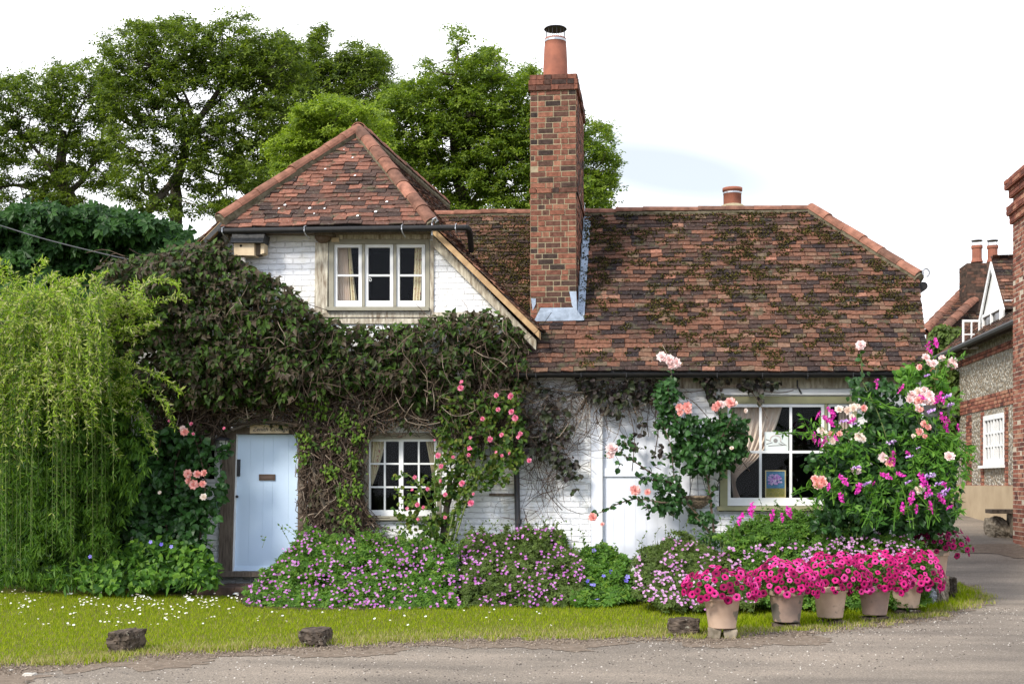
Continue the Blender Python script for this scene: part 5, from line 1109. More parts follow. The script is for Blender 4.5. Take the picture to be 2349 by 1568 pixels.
for pts, r in (([(420, 1345), (425, 1250), (460, 1100), (400, 1010), (350, 960), (300, 930)], .045), ([(400, 1010), (470, 985), (560, 970), (640, 940), (700, 880)], .02), ([(345, 965), (420, 1000), (500, 985), (560, 940), (600, 890)], .022), ([(500, 1000), (560, 975), (620, 968), (700, 975), (760, 920)], .03), ([(770, 1340), (775, 1250), (740, 1150), (715, 1050), (730, 950), (760, 850)], .035), ([(775, 1250), (800, 1150), (790, 1020), (840, 930)], .022), ([(1010, 1290), (1020, 1200), (1035, 1130), (1090, 1000), (1140, 900), (1180, 800)], .05), ([(1185, 1000), (1190, 920), (1240, 890), (1330, 900), (1400, 880)], .016)):
    tw.tube(spline([P(a, b, 16.75) for a, b in pts], 18), list(np.linspace(r, r*.4, 19)), 7)
tw.build('stem', M['bark'], cr)

# ---- purple leaved creeper along the main eave
c2_ = thing('creeper', 'sparse purple brown creeper trailing under the main gutter and down the white wall', 'climbing plant', P(1240, 1200, 16.9))
fo = MB(); tw = MB()
yp_ = lambda u, v: 16.75
for poly, n in (([(1200, 880), (1290, 870), (1300, 960), (1240, 980), (1190, 960)], 170), ([(1190, 930), (1260, 925), (1320, 980), (1300, 1030), (1210, 1040)], 420), ([(1270, 1040), (1325, 1050), (1335, 1110), (1310, 1135), (1285, 1110)], 230), ([(1190, 1000), (1270, 990), (1300, 1050), (1220, 1060)], 180), ([(1320, 866), (1420, 868), (1560, 872), (1555, 905), (1440, 925), (1390, 945), (1330, 905)], 720), ([(1400, 900), (1440, 900), (1420, 985), (1390, 960)], 120), ([(1600, 866), (1680, 868), (1668, 905), (1640, 935), (1618, 900)], 240), ([(1690, 868), (1790, 870), (1780, 890), (1700, 895)], 90), ([(1720, 880), (1760, 880), (1745, 925)], 40), ([(1440, 955), (1545, 950), (1530, 1050), (1450, 1060)], 150)):
    mass(fo, poly, int(n*.5), yp_, .085, OVAL, .12, .08, 30, (0, -.8, .3), .5, (0, -.1, -1), 8, 31, holes=.40)
fo.build('foliage', M['purple'], c2_)
tangle(tw, [(1195, 880), (1560, 880), (1540, 915), (1420, 960), (1330, 1000), (1300, 1080), (1200, 1050)], 420, 16.85, (30, 120), .004, .08, .2)
tangle(tw, [(1195, 1000), (1310, 1000), (1290, 1180), (1240, 1210), (1200, 1200)], 45, 16.88, (60, 160), .004, .06, .6)
for pts in ([(1330, 905), (1420, 890), (1560, 900), (1680, 885), (1780, 880)], [(1545, 905), (1600, 930), (1720, 1080)], [(1440, 930), (1455, 1000), (1450, 1080)], [(1500, 910), (1510, 980), (1500, 1050)], [(1290, 1170), (1250, 1120), (1230, 1040), (1240, 960)], [(1720, 890), (1745, 930), (1760, 960)], [(1820, 895), (1780, 900), (1700, 888)]):
    tw.tube(spline([P(a, b, 16.8) for a, b in pts], 14), .006, 4, cap=False)
tw.build('twigs', M['twig'], c2_)

# ---- blooms
def petal_grid(r, w_, cup, a, tilt, z0):
    v = []; 
    for i in range(4):
        for j in range(3):
            t = i/3; s = (j-1); x = s*w_*math.sin(math.pi*(.25+.6*t))*.5; y = r*t; z = cup*t*t-abs(s)*-.08*r
            if i == 3: y += -abs(s)*r*.15; z -= cup*.25
            yy = y*math.cos(tilt)-z*math.sin(tilt); zz = y*math.sin(tilt)+z*math.cos(tilt)+z0
            v.append((x*math.cos(a)-yy*math.sin(a), x*math.sin(a)+yy*math.cos(a), zz))
    f = [[i*3+j, i*3+j+1, (i+1)*3+j+1, (i+1)*3+j] for i in range(3) for j in range(2)]; return v, f
def rose_mesh(name, mats, open_=1.0):
    mb = MB()
    for n, r, w_, tilt, z0 in ((8, 1.0, .8, .12, 0), (7, .88, .7, .42, .06), (6, .68, .6, .75, .12), (5, .5, .5, 1.05, .16), (4, .32, .36, 1.3, .2)):
        for i in range(n):
            v, f = petal_grid(r*random.uniform(.9, 1.08), w_, .18, i*6.283/n+random.uniform(-.2, .2)+r*2, tilt*open_+random.uniform(-.1, .1), z0); mb.add(v, f)
    o = mb.build(name, mats); me = o.data; bpy.data.objects.remove(o); return me
def loose_mesh(name, mats):
    mb = MB()
    for i in range(9):
        v, f = petal_grid(random.uniform(.6, 1.1), .7, random.uniform(-.1, .3), i*.7+random.random(), random.uniform(-.2, .8), random.uniform(0, .2)); mb.add(v, f)
    o = mb.build(name, mats); me = o.data; bpy.data.objects.remove(o); return me
def pea_mesh(name, mats):
    mb = MB(); n = 9; p = np.array([(random.uniform(-.3, .3), random.uniform(-.3, .3), -1+2*i/8) for i in range(n)]); X, Yx, Z = frames(n, (0, -1, .2), .6, (0, 0, 1))
    mb.inst(OVAL, p, X, Yx, Z, .75); X, Yx, Z = frames(n, (0, -1, .2), .6, (.5, 0, -1)); mb.inst(OVAL, p, X, Yx, Z, .55)
    o = mb.build(name, mats); me = o.data; bpy.data.objects.remove(o); return me
def pet_mesh(name, mats):
    mb = MB(); k = 20; v = []; f = []; mi = []
    for r, z in ((.03, -.4), (.32, -.08), (.66, .06), (1.0, -.06)):
        for j in range(k):
            a = j*6.283/k; rr = r*(1-.13*(abs(math.cos(a*2.5))**4 if r > .5 else 0)); v.append((math.cos(a)*rr, math.sin(a)*rr, z+(.1*math.sin(a*5+1) if r > .9 else 0)))
    for i in range(3):
        for j in range(k): f.append([i*k+j, i*k+(j+1) % k, (i+1)*k+(j+1) % k, (i+1)*k+j]); mi.append(1 if i == 0 else 0)
    mb.v.append(np.array(v)); mb.n = len(v); mb.f[4].append(np.array(f)); mb.mi[4].append(np.array(mi)); o = mb.build(name, mats); me = o.data; bpy.data.objects.remove(o); return me
def small_mesh(name, mats):
    o = MB().add(FIVE[0], FIVE[1]).build(name, mats); me = o.data; bpy.data.objects.remove(o); return me
ROSES = {k: [rose_mesh('rose_'+k, M[k]) for _ in range(3)] for k in ('r_pink', 'r_pale', 'r_cream', 'r_hot')}
LOOSE = loose_mesh('rose_loose', M['r_hot']); PEA = [pea_mesh('pea', M['pea']) for _ in range(3)]; PEA2 = [pea_mesh('pea_lilac', M['pea2']) for _ in range(2)]
PET = pet_mesh('petunia', [M['pet'], M['throat']]); PETD = pet_mesh('petunia_dark', [M['petd'], M['throat']])
def place(me, name, pos, nrm, sc, parent, spin=None, label=None):
    o = bpy.data.objects.new(name, me); COL.objects.link(o); o.parent = parent
    nrm = Vector(nrm).normalized(); q = nrm.to_track_quat('Z', 'Y') @ Matrix.Rotation(random.uniform(0, 6.28) if spin is None else spin, 3, 'Z').to_quaternion()
    o.rotation_mode = 'QUATERNION'; o.rotation_quaternion = q; o.location = Vector(pos)-parent_origin(parent); o.scale = (sc,)*3
    if label: o['label'] = label
    return o
def bloom(parent, u, v, Y, kind, r=.07, name='bloom'):
    nrm = (random.gauss(0, .25), -1, random.uniform(.1, .6)); return place(random.choice(ROSES[kind]), name, P(u, v, Y), nrm, r*random.uniform(.88, 1.1), parent)
def near_blossoms(parent, pos, me_, mat, size, nm='blossom', nrm=(0, -.7, .7)):
    """the nearest hundred as parts, the rest of this plant's blossoms as one part"""
    d_ = np.linalg.norm(pos-np.array([0, 0, EYE]), axis=1); idx = np.argsort(d_); 
    for i in idx[:100]: place(me_, nm, pos[i], Vector(nrm)+Vector(rng.normal(size=3)*.35), size*random.uniform(.8, 1.2), parent)
    rest = pos[idx[100:]]
    if len(rest):
        mb = MB(); X, Yx, Z = frames(len(rest), nrm, .35); mb.inst(FIVE, rest, X, Yx, Z, size*rng.uniform(.8, 1.2, len(rest))); mb.build(nm+'s', mat, parent)['kind'] = 'stuff'

# ---- pink rambling rose between lower window and downpipe
z6 = zc(900, 1100, 2.412)
rr = thing('rambling_rose', 'rambling rose with small deep pink blooms right of the small paned window', 'rose bush', P(1015, 1340, 16.7))
fo = MB(); S_ = MB(); lp, ld = [], []
mass(fo, [(1010, 905), (1190, 890), (1205, 1050), (1160, 1110), (1090, 1120), (1040, 1190), (1015, 1260), (960, 1240), (985, 1150), (1005, 1060), (1000, 960)], 2300, lambda u, v: 16.5, .07, OVAL, .25, .15, 30, (0, -.7, .6), .5, (0, -.2, -1), 12, 41, holes=.36)
mass(fo, [(900, 1090), (1000, 1070), (1010, 1200), (960, 1240), (900, 1200)], 420, lambda u, v: 16.45, .065, OVAL, .2, .1, 30, (0, -.7, .6), .5, (0, -.2, -1), 8, 42, holes=.4)
for pts in ([(1015, 1300), (1030, 1220), (1060, 1130), (1130, 1050), (1170, 960)], [(1012, 1300), (1000, 1200), (960, 1110), (920, 1080)], [(1018, 1300), (1045, 1200), (1100, 1080), (1120, 980)], [(1010, 1290), (1000, 1180), (1000, 1040), (1040, 940)], [(1025, 1290), (1060, 1150), (1085, 1110), (1180, 1040)], [(1010, 1280), (980, 1200), (930, 1190)], [(1030, 1290), (1075, 1140), (1110, 1120), (1190, 1080)]):
    strands(S_, lp, ld, [P(a, b, 16.5+random.uniform(-.1, .1)) for a, b in pts], .013, .005, .07)
seat_leaves(fo, lp, ld, .065, OVAL); fo.build('foliage', M['roseleaf2'], rr); S_.build('stems', M['stem'], rr)
tk = MB(); tk.tube([P(1018, 1345, 16.65), P(1020, 1250, 16.7), P(1024, 1170, 16.75), P(1035, 1080, 16.8)], [.06, .05, .045, .03], 8); tk.build('trunk', M['bark'], rr)
for a_, b_ in [(900, 455), (925, 565), (945, 640), (1340, 140), (1440, 145), (1350, 240), (1445, 258), (1240, 305), (1085, 90), (1090, 45), (1505, 410), (1490, 435), (1140, 560), (1375, 565), (1430, 548), (1570, 600), (760, 718), (742, 805), (850, 800), (705, 938), (975, 840), (1175, 835), (1160, 902), (785, 1015), (975, 1000), (1150, 440), (1375, 418), (945, 745), (1095, 760), (780, 912), (1470, 300), (1030, 575), (1335, 540), (1290, 450), (820, 930), (1155, 515)]:
    uu, vv = z6(a_, b_); place(random.choice(ROSES['r_hot']+[LOOSE]), 'bloom', P(uu, vv, 16.25), (random.gauss(0, .3), -1, .2), random.uniform(.022, .05), rr)

# ---- climbing rose by the front door
z5 = zc(0, 1300, 2.23); z2 = zc(420, 1150, 4.479)
rl = thing('climbing_rose', 'dark leaved climbing rose with coral blooms left of the blue front door', 'rose bush', P(440, 1345, 16.5))
fo = MB(); yl = lambda u, v: 16.35-.3*max(0, (v-1000)/340)
mass(fo, [(340, 990), (400, 975), (470, 1000), (505, 1040), (510, 1130), (500, 1190), (470, 1230), (490, 1290), (500, 1340), (380, 1345), (310, 1330), (300, 1150), (320, 1040)], 1900, yl, .11, OVAL, .35, .2, 36, (0, -.75, .5), .45, (0, -.2, -1), 10, 51, holes=.3)
mass(fo, [(300, 1000), (420, 990), (470, 1100), (460, 1340), (290, 1340)], 1500, lambda u, v: 16.6, .10, OVAL, .2, .1, 36, (0, -.8, .4), .45, (0, -.2, -1), 8, 52)
mass(fo, [(505, 1008), (540, 1015), (545, 1025), (525, 1040), (505, 1080), (520, 1110), (500, 1180)], 50, lambda u, v: 16.4, .10, OVAL, .1, .1, 36, (0, -.75, .5), .45, (0, -.2, -1), 4, 53)
fo.build('foliage', M['roseleaf'], rl)
S_ = MB(); 
for pts in ([(430, 1345), (420, 1200), (400, 1080), (430, 990)], [(440, 1345), (460, 1220), (470, 1100), (440, 980)], [(425, 1345), (380, 1200), (360, 1080), (370, 1000)]): strands(S_, [], [], [P(a, b, 16.4) for a, b in pts], .016, .006, 0)
S_.build('stems', M['twig'], rl)
for a_, b_, k_, r_ in [(585, 1062, 'r_pink', .072), (705, 1070, 'r_pink', .058), (800, 1052, 'r_pink', .058), (600, 1150, 'r_pink', .065), (655, 1210, 'r_pink', .075), (780, 1200, 'r_pink', .06), (545, 520, 'r_pink', .06), (520, 470, 'r_pale', .05), (632, 408, 'r_hot', .03), (655, 540, 'r_hot', .026), (790, 1370, 'r_cream', .06), (215, 1310, 'r_cream', .028), (340, 370, 'r_hot', .025), (1060, 465, 'r_hot', .024)]:
    uu, vv = z2(a_, b_); bloom(rl, uu, vv, 15.95, k_, r_)

# ---- leafy plants at the foot, left of the path
lf = thing('comfrey_plants', 'broad bright green leaves at the foot of the wall left of the brick path', 'garden plant', G(320, 1345))
fo = MB(); ylow = lambda u, v: float(np.interp(v, [1200, 1345], [16.2, 15.4]))
mass(fo, [(250, 1290), (290, 1250), (350, 1225), (420, 1235), (480, 1260), (500, 1300), (500, 1335), (400, 1345), (260, 1348)], 750, ylow, .10, OVAL, .3, .2, 26, (0, -.7, .5), .6, (0, -.3, -1), 16, 61, holes=.3)
mass(fo, [(120, 1300), (250, 1240), (500, 1235), (505, 1345), (110, 1350)], 500, ylow, .16, SLIM, .3, .2, 26, (0, -.7, .5), .6, (0, -.3, -.6), 16, 63)
mass(fo, [(190, 1300), (260, 1270), (280, 1348), (190, 1348)], 260, ylow, .11, OVAL, .3, .15, 30, (0, -.7, .6), .5, (0, -.3, -1), 12, 62)
fo.build('foliage', M['comfrey'], lf)
for a_, b_ in [(590, 735), (1055, 655), (1120, 670), (985, 640)]:
    uu, vv = z5(a_, b_); place(small_mesh('purple_bloom', M['blue']), 'bloom', P(uu, vv, 15.5), (0, -1, .3), .028, lf)

# ---- weeping shrub
ws = thing('weeping_shrub', 'weeping shrub with hanging yellow green wands filling the left of the garden', 'shrub', G(180, 1330))
S_ = MB(); fo = MB(); lp, ld = [], []; lp2, ld2 = [], []
for i in range(190):
    u0 = random.gauss(125, 95); u0 = u0 if u0 < 240 else random.uniform(-20, 230); v0 = random.uniform(670, 900)+abs(u0-150)*.2; Y0 = random.uniform(15.0, 16.4); p0 = P(u0, v0, Y0)
    side = (1 if u0 > 190 else -1)*random.uniform(-.3, 1.0); ln = random.uniform(.5, 1.0)*(3.3 if random.random() < .30 else 1.35)
    z1 = max(.08, p0.z-ln); out_ = random.uniform(.15, .55); fr_ = random.uniform(-.6, .05)
    if u0 > 150: out_ *= .5; fr_ = 0
    if u0 > 240: z1 = max(.9, p0.z-1.4)
    pts = [p0+Vector((-side*.3, .2, -.1)), p0, p0+Vector((side*out_*.5, fr_*.5, .05)), Vector((p0.x+side*out_, p0.y+fr_, p0.z-(p0.z-z1)*.35)), Vector((p0.x+side*out_*1.08, p0.y+fr_*1.1, z1))]
    lit = random.random() < .3
    strands(S_, lp if lit else lp2, ld if lit else ld2, pts, .007, .003, .05, 3)
for i in range(120):
    u0 = random.uniform(0, 235); v0 = random.uniform(690, 930); p0 = P(u0, v0, 15.3+random.uniform(-.3, .4)); an = random.uniform(-.5, math.pi+.5) if u0 < 250 else random.uniform(-.6, 1.2); rd_ = random.uniform(.35, .9)
    dx_, up_ = math.cos(an)*rd_*(.45 if u0 > 120 and math.cos(an) > 0 else 1), random.uniform(.05, .35)
    strands(S_, lp, ld, [p0, p0+Vector((dx_*.4, -.15, up_)), p0+Vector((dx_*.85, -.3, up_*.8)), p0+Vector((dx_*1.15, -.38, up_*.2-.15)), p0+Vector((dx_*1.3, -.4, -random.uniform(.3, .8)))], .006, .002, .03, 3)
for pts in ([(15, 720), (8, 650), (0, 605), (-5, 590)], [(60, 700), (70, 640), (90, 610), (98, 592)], [(40, 690), (30, 640), (15, 610)], [(110, 700), (120, 660), (150, 640), (190, 640)], [(150, 700), (160, 665), (185, 650)], [(220, 700), (235, 665), (260, 660), (285, 690)], [(300, 720), (350, 690), (400, 680), (430, 690)], [(290, 700), (340, 650), (380, 640), (410, 652)], [(260, 760), (320, 750), (370, 740)], [(80, 690), (100, 650), (130, 625)], [(-10, 700), (30, 650), (60, 640)], [(290, 870), (350, 890), (390, 930), (400, 985)], [(240, 930), (320, 950), (345, 1000), (352, 1040)], [(260, 820), (330, 850), (380, 870), (420, 900)], [(200, 960), (250, 1000), (270, 1050)], [(310, 640), (320, 690), (350, 720)], [(215, 670), (220, 640), (240, 620)]):
    for _ in range(3): strands(S_, lp, ld, [P(a+random.gauss(0, 5), b+random.gauss(0, 5), 15.5+random.uniform(-.3, .3)) for a, b in pts], .006, .002, .035, 3)
lo_ = [i for i, q in enumerate(lp) if q[2] < 1.95+random.gauss(0, .4)]; los = set(lo_); lp2 += [lp[i] for i in lo_]; ld2 += [ld[i] for i in lo_]  # low leaf seats move to the leaf copy with shade in its colour
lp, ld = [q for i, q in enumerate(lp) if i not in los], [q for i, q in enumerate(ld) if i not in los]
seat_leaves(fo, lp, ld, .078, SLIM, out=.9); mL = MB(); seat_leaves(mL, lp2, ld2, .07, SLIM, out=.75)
yw_ = lambda u, v: 15.5+.0009*abs(u-150)
top = [(-50, 700), (20, 680), (60, 665), (110, 655), (170, 660), (230, 665), (290, 660), (340, 690), (350, 730), (310, 790), (300, 860), (330, 930), (325, 960), (270, 930), (220, 990), (160, 920), (80, 960), (20, 900), (-50, 940)]
mass(fo, top, 22000, yw_, .068, SLIM, .5, .35, 40, (0, -.4, .9), .7, (.1, -.3, -.3), 26, 71, holes=.40)
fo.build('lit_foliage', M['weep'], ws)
mass(mL, [(-50, 850), (330, 850), (345, 1000), (320, 1120), (270, 1220), (250, 1340), (-50, 1345)], 15000, lambda u, v: 15.75, .11, SLIM, .6, .45, 30, (0, -.9, .3), .45, (0, -.1, -1.4), 20, 72, holes=.46)
mass(mL, [(-50, 750), (310, 750), (320, 1000), (250, 1345), (-50, 1345)], 9000, lambda u, v: 16.3, .10, SLIM, .5, .2, 34, (0, -.9, .3), .4, (0, -.1, -1.6), 10, 73)
mL.build('shaded_foliage', M['weep_shade'], ws); S_.build('stems', M['stem'], ws)

# ---- climbing rose on the front wall between stable door and shop window
z7 = zc(1650, 1050, 2.614)
rm_ = thing('climbing_rose', 'glossy climbing rose with salmon blooms between the white stable door and the shop window', 'rose bush', P(1640, 1300, 16.7))
fo = MB(); S_ = MB(); lp, ld = [], []
def zp(pts, f, Y): return [P(*f(a, b), Y+random.uniform(-.08, .08)) for a, b in pts]
Yr_ = 16.5
for pts, r in (([(1160, 1400), (1140, 1200), (1110, 950), (1060, 800), (950, 600), (830, 400), (780, 200)], .022), ([(1110, 950), (1150, 700), (1200, 500), (1180, 400)], .012), ([(1200, 620), (1280, 480), (1300, 380)], .01), ([(1150, 640), (1300, 560), (1440, 600)], .009), ([(1200, 700), (1330, 640), (1440, 730)], .009), ([(950, 1080), (800, 950), (650, 860), (520, 770), (420, 720), (370, 690)], .014), ([(930, 1100), (750, 1100), (560, 1070), (400, 1120), (300, 1170), (230, 1190)], .012), ([(1120, 1330), (1000, 1160), (930, 1080), (850, 900), (830, 700), (760, 480)], .018), ([(900, 980), (780, 930), (640, 930), (560, 900)], .009), ([(560, 1070), (640, 1130), (660, 1210)], .006), ([(700, 1100), (790, 1160), (880, 1230)], .007), ([(1160, 1400), (1090, 1290), (1000, 1200), (940, 1160)], .012), ([(1100, 1050), (1160, 1010), (1200, 930), (1240, 900)], .006), ([(830, 400), (800, 250), (830, 150), (820, 60)], .01), ([(430, 730), (470, 650), (465, 580)], .005), ([(400, 740), (430, 800), (420, 840)], .004), ([(370, 690), (450, 640), (530, 690)], .004), ([(1050, 760), (900, 690), (790, 760)], .009), ([(850, 560), (740, 500), (700, 600)], .007), ([(750, 850), (700, 820), (760, 800)], .005)):
    strands(S_, lp, ld, zp(pts, z7, Yr_), r, .004, .055)
seat_leaves(fo, lp, ld, .085, OVAL, out=1.1)
def zpoly(pts, f): return [f(a, b) for a, b in pts]
mass(fo, zpoly([(850, 450), (1000, 440), (1200, 430), (1380, 470), (1420, 600), (1400, 740), (1250, 830), (1120, 870), (950, 860), (810, 760), (850, 620)], z7), 900, lambda u, v: 16.45, .09, OVAL, .25, .2, 26, (0, -.75, .5), .55, (0, -.2, -1), 18, 81, holes=.27)
mass(fo, zpoly([(700, 880), (900, 880), (930, 1060), (880, 1180), (700, 1170), (640, 1050), (600, 920)], z7), 240, lambda u, v: 16.45, .09, OVAL, .25, .1, 30, (0, -.75, .5), .5, (0, -.2, -1), 8, 82, holes=.35)
mass(fo, zpoly([(700, 180), (860, 130), (900, 300), (830, 480), (740, 520), (720, 350)], z7), 230, lambda u, v: 16.5, .085, OVAL, .2, .1, 30, (0, -.75, .5), .5, (0, -.2, -1), 8, 83)
mass(fo, zpoly([(960, 1160), (1120, 1160), (1130, 1250), (1000, 1250)], z7), 60, lambda u, v: 16.5, .08, OVAL, .2, .1, 30, (0, -.75, .5), .5, (0, -.2, -1), 4, 84)
mass(fo, zpoly([(1060, 1340), (1230, 1330), (1250, 1430), (1050, 1420)], z7), 200, lambda u, v: 16.3, .06, LEAF, .2, .1, 30, (0, -.75, .5), .5, (0, -.2, -1), 6, 85)
mass(fo, zpoly([(300, 700), (540, 560), (560, 680), (470, 810), (340, 800)], z7), 70, lambda u, v: 16.45, .045, OVAL, .1, .1, 30, (0, -.75, .5), .5, (0, -.2, -1), 4, 86, holes=.4)
fo.build('foliage', M['roseleaf'], rm_); S_.build('stems', M['twig'], rm_)
for a_, b_, k_, r_ in [(755, -10, 'r_pale', .075), (810, 10, 'r_pale', .08), (865, 35, 'r_pale', .08), (830, 50, 'r_pale', .07), (890, 375, 'r_pink', .075), (950, 370, 'r_pink', .07), (900, 415, 'r_pink', .06), (955, 400, 'r_pink', .06), (1165, 375, 'r_pink', .075), (1215, 350, 'r_pale', .06), (1190, 350, 'r_pink', .06), (1280, 340, 'r_pink', .085), (1320, 345, 'r_cream', .04), (370, 690, 'r_pale', .09), (365, 735, 'r_pale', .075), (395, 700, 'r_pink', .05), (550, 1010, 'r_pink', .08), (575, 1020, 'r_pale', .05), (645, 1022, 'r_pink', .055), (228, 1215, 'r_pink', .07), (300, 1268, 'r_pink', .035), (1290, 685, 'r_cream', .035), (1395, 400, 'r_cream', .035)]:
    uu, vv = z7(a_, b_); bloom(rm_, uu, vv, 16.15, k_, r_*.93)

# ---- big rose and sweet pea bush on the corner
z8 = zc(2300, 950, 2.851)
rb_ = thing('rose_bush', 'tall rose bush with pale pink and peach blooms at the lane corner', 'rose bush', G(2010, 1370))
yb_ = lambda u, v: float(np.interp(v, [780, 900, 1150, 1300], [16.55, 16.15, 15.6, 15.3]))
fo = MB(); S_ = MB(); lp, ld = [], []
mass(fo, zpoly([(560, 460), (720, 450), (900, 450), (1010, 560), (1100, 700), (1300, 900), (1400, 1050), (1420, 1250), (1420, 1550), (1380, 1720), (700, 1760), (300, 1720), (200, 1650), (330, 1500), (300, 1400), (200, 1200), (230, 1050), (500, 980), (640, 900), (640, 700), (580, 600)], z8), 4600, yb_, .085, OVAL, .4, .4, 30, (0, -.75, .5), .55, (0, -.2, -1), 24, 91, holes=.33)
mass(fo, zpoly([(480, 900), (900, 640), (1300, 850), (1400, 1100), (1400, 1700), (300, 1740), (330, 1300)], z8), 3400, lambda u, v: yb_(u, v)+.45, .09, OVAL, .3, .2, 36, (0, -.8, .4), .5, (0, -.2, -1), 24, 92, holes=.30)
for pts in ([(1300, 1700), (1350, 1300), (1300, 900), (1250, 500), (1290, 300)], [(650, 460), (640, 350), (630, 240)], [(1250, 500), (1180, 420), (1150, 300)], [(700, 1650), (640, 1200), (500, 900), (420, 800)], [(900, 1650), (900, 1200), (800, 800), (650, 480)], [(1000, 1650), (1100, 1100), (1120, 700)], [(500, 1650), (350, 1400), (280, 1300)]):
    strands(S_, lp, ld, zp(pts, z8, 15.95), .012, .005, .07)
seat_leaves(fo, lp, ld, .08, OVAL, out=1.0); fo.build('foliage', M['roseleaf'], rb_); S_.build('stems', M['stem'], rb_)
for a_, b_, k_, r_ in [(630, 178, 'r_pale', .085), (1175, 280, 'r_pale', .07), (1195, 320, 'r_pale', .06), (1240, 330, 'r_pale', .07), (1310, 285, 'r_pale', .06), (1400, 310, 'r_pale', .07), (1410, 345, 'r_pale', .055), (1370, 330, 'r_pale', .055), (1125, 358, 'r_pink', .045),
    (1060, 590, 'r_pale', .075), (1110, 560, 'r_cream', .07), (1165, 555, 'r_pale', .075), (1205, 590, 'r_pale', .07), (1040, 630, 'r_pale', .065), (1115, 640, 'r_pink', .07), (1180, 640, 'r_pale', .075), (1225, 640, 'r_pale', .065), (1150, 600, 'r_pale', .06), (1100, 700, 'r_pale', .065), (1130, 715, 'r_pink', .05), (1165, 830, 'r_pink', .055), (1120, 900, 'r_pink', .065), (1165, 935, 'r_pink', .05), (1190, 860, 'r_pink', .055), (1070, 935, 'r_cream', .04),
    (450, 710, 'r_cream', .07), (520, 720, 'r_cream', .065), (570, 700, 'r_cream', .075), (600, 690, 'r_cream', .06), (655, 700, 'r_pink', .055), (560, 770, 'r_cream', .05), (300, 890, 'r_cream', .06), (330, 920, 'r_cream', .055), (380, 920, 'r_pink', .06), (390, 960, 'r_cream', .06), (455, 915, 'r_pink', .045), (400, 985, 'r_cream', .045), (620, 940, 'r_cream', .08), (650, 955, 'r_cream', .06), (815, 1110, 'r_pale', .07), (870, 1165, 'r_pink', .065), (1375, 1105, 'r_pale', .08), (590, 1220, 'r_pale', .075), (250, 1290, 'r_pink', .07), (310, 1300, 'r_pink', .07), (265, 1340, 'r_pink', .065), (325, 1330, 'r_pink', .055), (290, 1350, 'r_pink', .05), (1130, 1385, 'r_cream', .07), (1100, 1380, 'r_cream', .05)]:
    uu, vv = z8(a_, b_); bloom(rb_, uu, vv, yb_(uu, vv)-.35, k_, r_*.92)
sp_ = thing('sweet_pea', 'sprawling sweet pea with magenta flower spikes scrambling over the corner rose bush', 'sweet pea', G(2090, 1370))
fo = MB(); S_ = MB(); lp, ld = [], []
for pts in ([(-100, 900), (100, 910), (300, 900), (480, 960)], [(600, 600), (750, 650), (900, 700), (1050, 720), (1200, 800)], [(1000, 1000), (1200, 980), (1350, 960), (1500, 1080), (1600, 1120)], [(1300, 900), (1450, 1000), (1520, 1150), (1500, 1300)], [(1130, 330), (1250, 310), (1400, 300), (1500, 260)], [(1250, 560), (1300, 450), (1380, 300), (1400, 200)], [(560, 960), (500, 1050), (400, 1050), (300, 1080)], [(300, 1460), (450, 1360), (560, 1280), (650, 1200)], [(60, 1430), (150, 1380), (300, 1340)], [(750, 1700), (800, 1500), (780, 1350), (850, 1250)], [(900, 1700), (950, 1450), (1100, 1300), (1150, 1150)], [(1200, 1700), (1250, 1450), (1350, 1300), (1400, 1150)], [(400, 1500), (420, 1400), (380, 1350)], [(1050, 1700), (1000, 1400), (900, 1330), (820, 1200)], [(1300, 1650), (1150, 1450), (1050, 1350)], [(1350, 800), (1400, 700), (1430, 600)], [(650, 1700), (760, 1450), (700, 1300), (600, 1330)], [(1000, 600), (1050, 450), (1180, 350)], [(1100, 560), (1220, 480), (1300, 400)], [(250, 980), (200, 840), (120, 760)], [(1150, 1000), (1280, 1100), (1400, 1200), (1480, 1280)], [(1480, 980), (1540, 1060), (1560, 1150)], [(1000, 1120), (1150, 1130), (1300, 1180)], [(860, 720), (960, 760), (1060, 700)]):
    for _ in range(2): strands(S_, lp, ld, [P(*z8(a+random.gauss(0, 16), b+random.gauss(0, 16)), yb_(*z8(a, b))-.35+random.uniform(-.1, .1)) for a, b in pts], .006, .003, .075, 4)
for i in range(170):
    a, b = random.uniform(250, 1450), random.uniform(900, 1650); an = random.uniform(-2.6, -.5); l = random.uniform(60, 150)
    strands(S_, lp, ld, [P(*z8(a+math.cos(an)*l*t, b+math.sin(an)*l*t+t*t*30), yb_(*z8(a, b))-.3+random.uniform(-.1, .1)) for t in (0, .4, .8, 1.1)], .005, .002, .07, 3, n=6)
mass(fo, zpoly([(1100, 880), (1350, 880), (1560, 1050), (1500, 1250), (1350, 1150), (1150, 1020)], z8), 240, lambda u, v: 15.6, .12, SLIM, .2, .1, 30, (0, -.8, .4), .5, (.5, -.2, -.6), 10, 95)
mass(fo, zpoly([(900, 350), (1050, 320), (1250, 400), (1400, 560), (1330, 640), (1150, 520), (980, 560)], z8), 200, lambda u, v: 16.0, .09, OVAL, .2, .1, 30, (0, -.8, .4), .5, (.5, -.2, -.6), 10, 96)
seat_leaves(fo, lp, ld, .105, T([(0, 0, 0), (-.17, .45, .03), (0, 1, -.1), (.17, .45, .03)], [(0, 2, 1), (0, 3, 2)]), out=.9); fo.build('foliage', M['peaf'], sp_); S_.build('stems', M['peaf'], sp_)
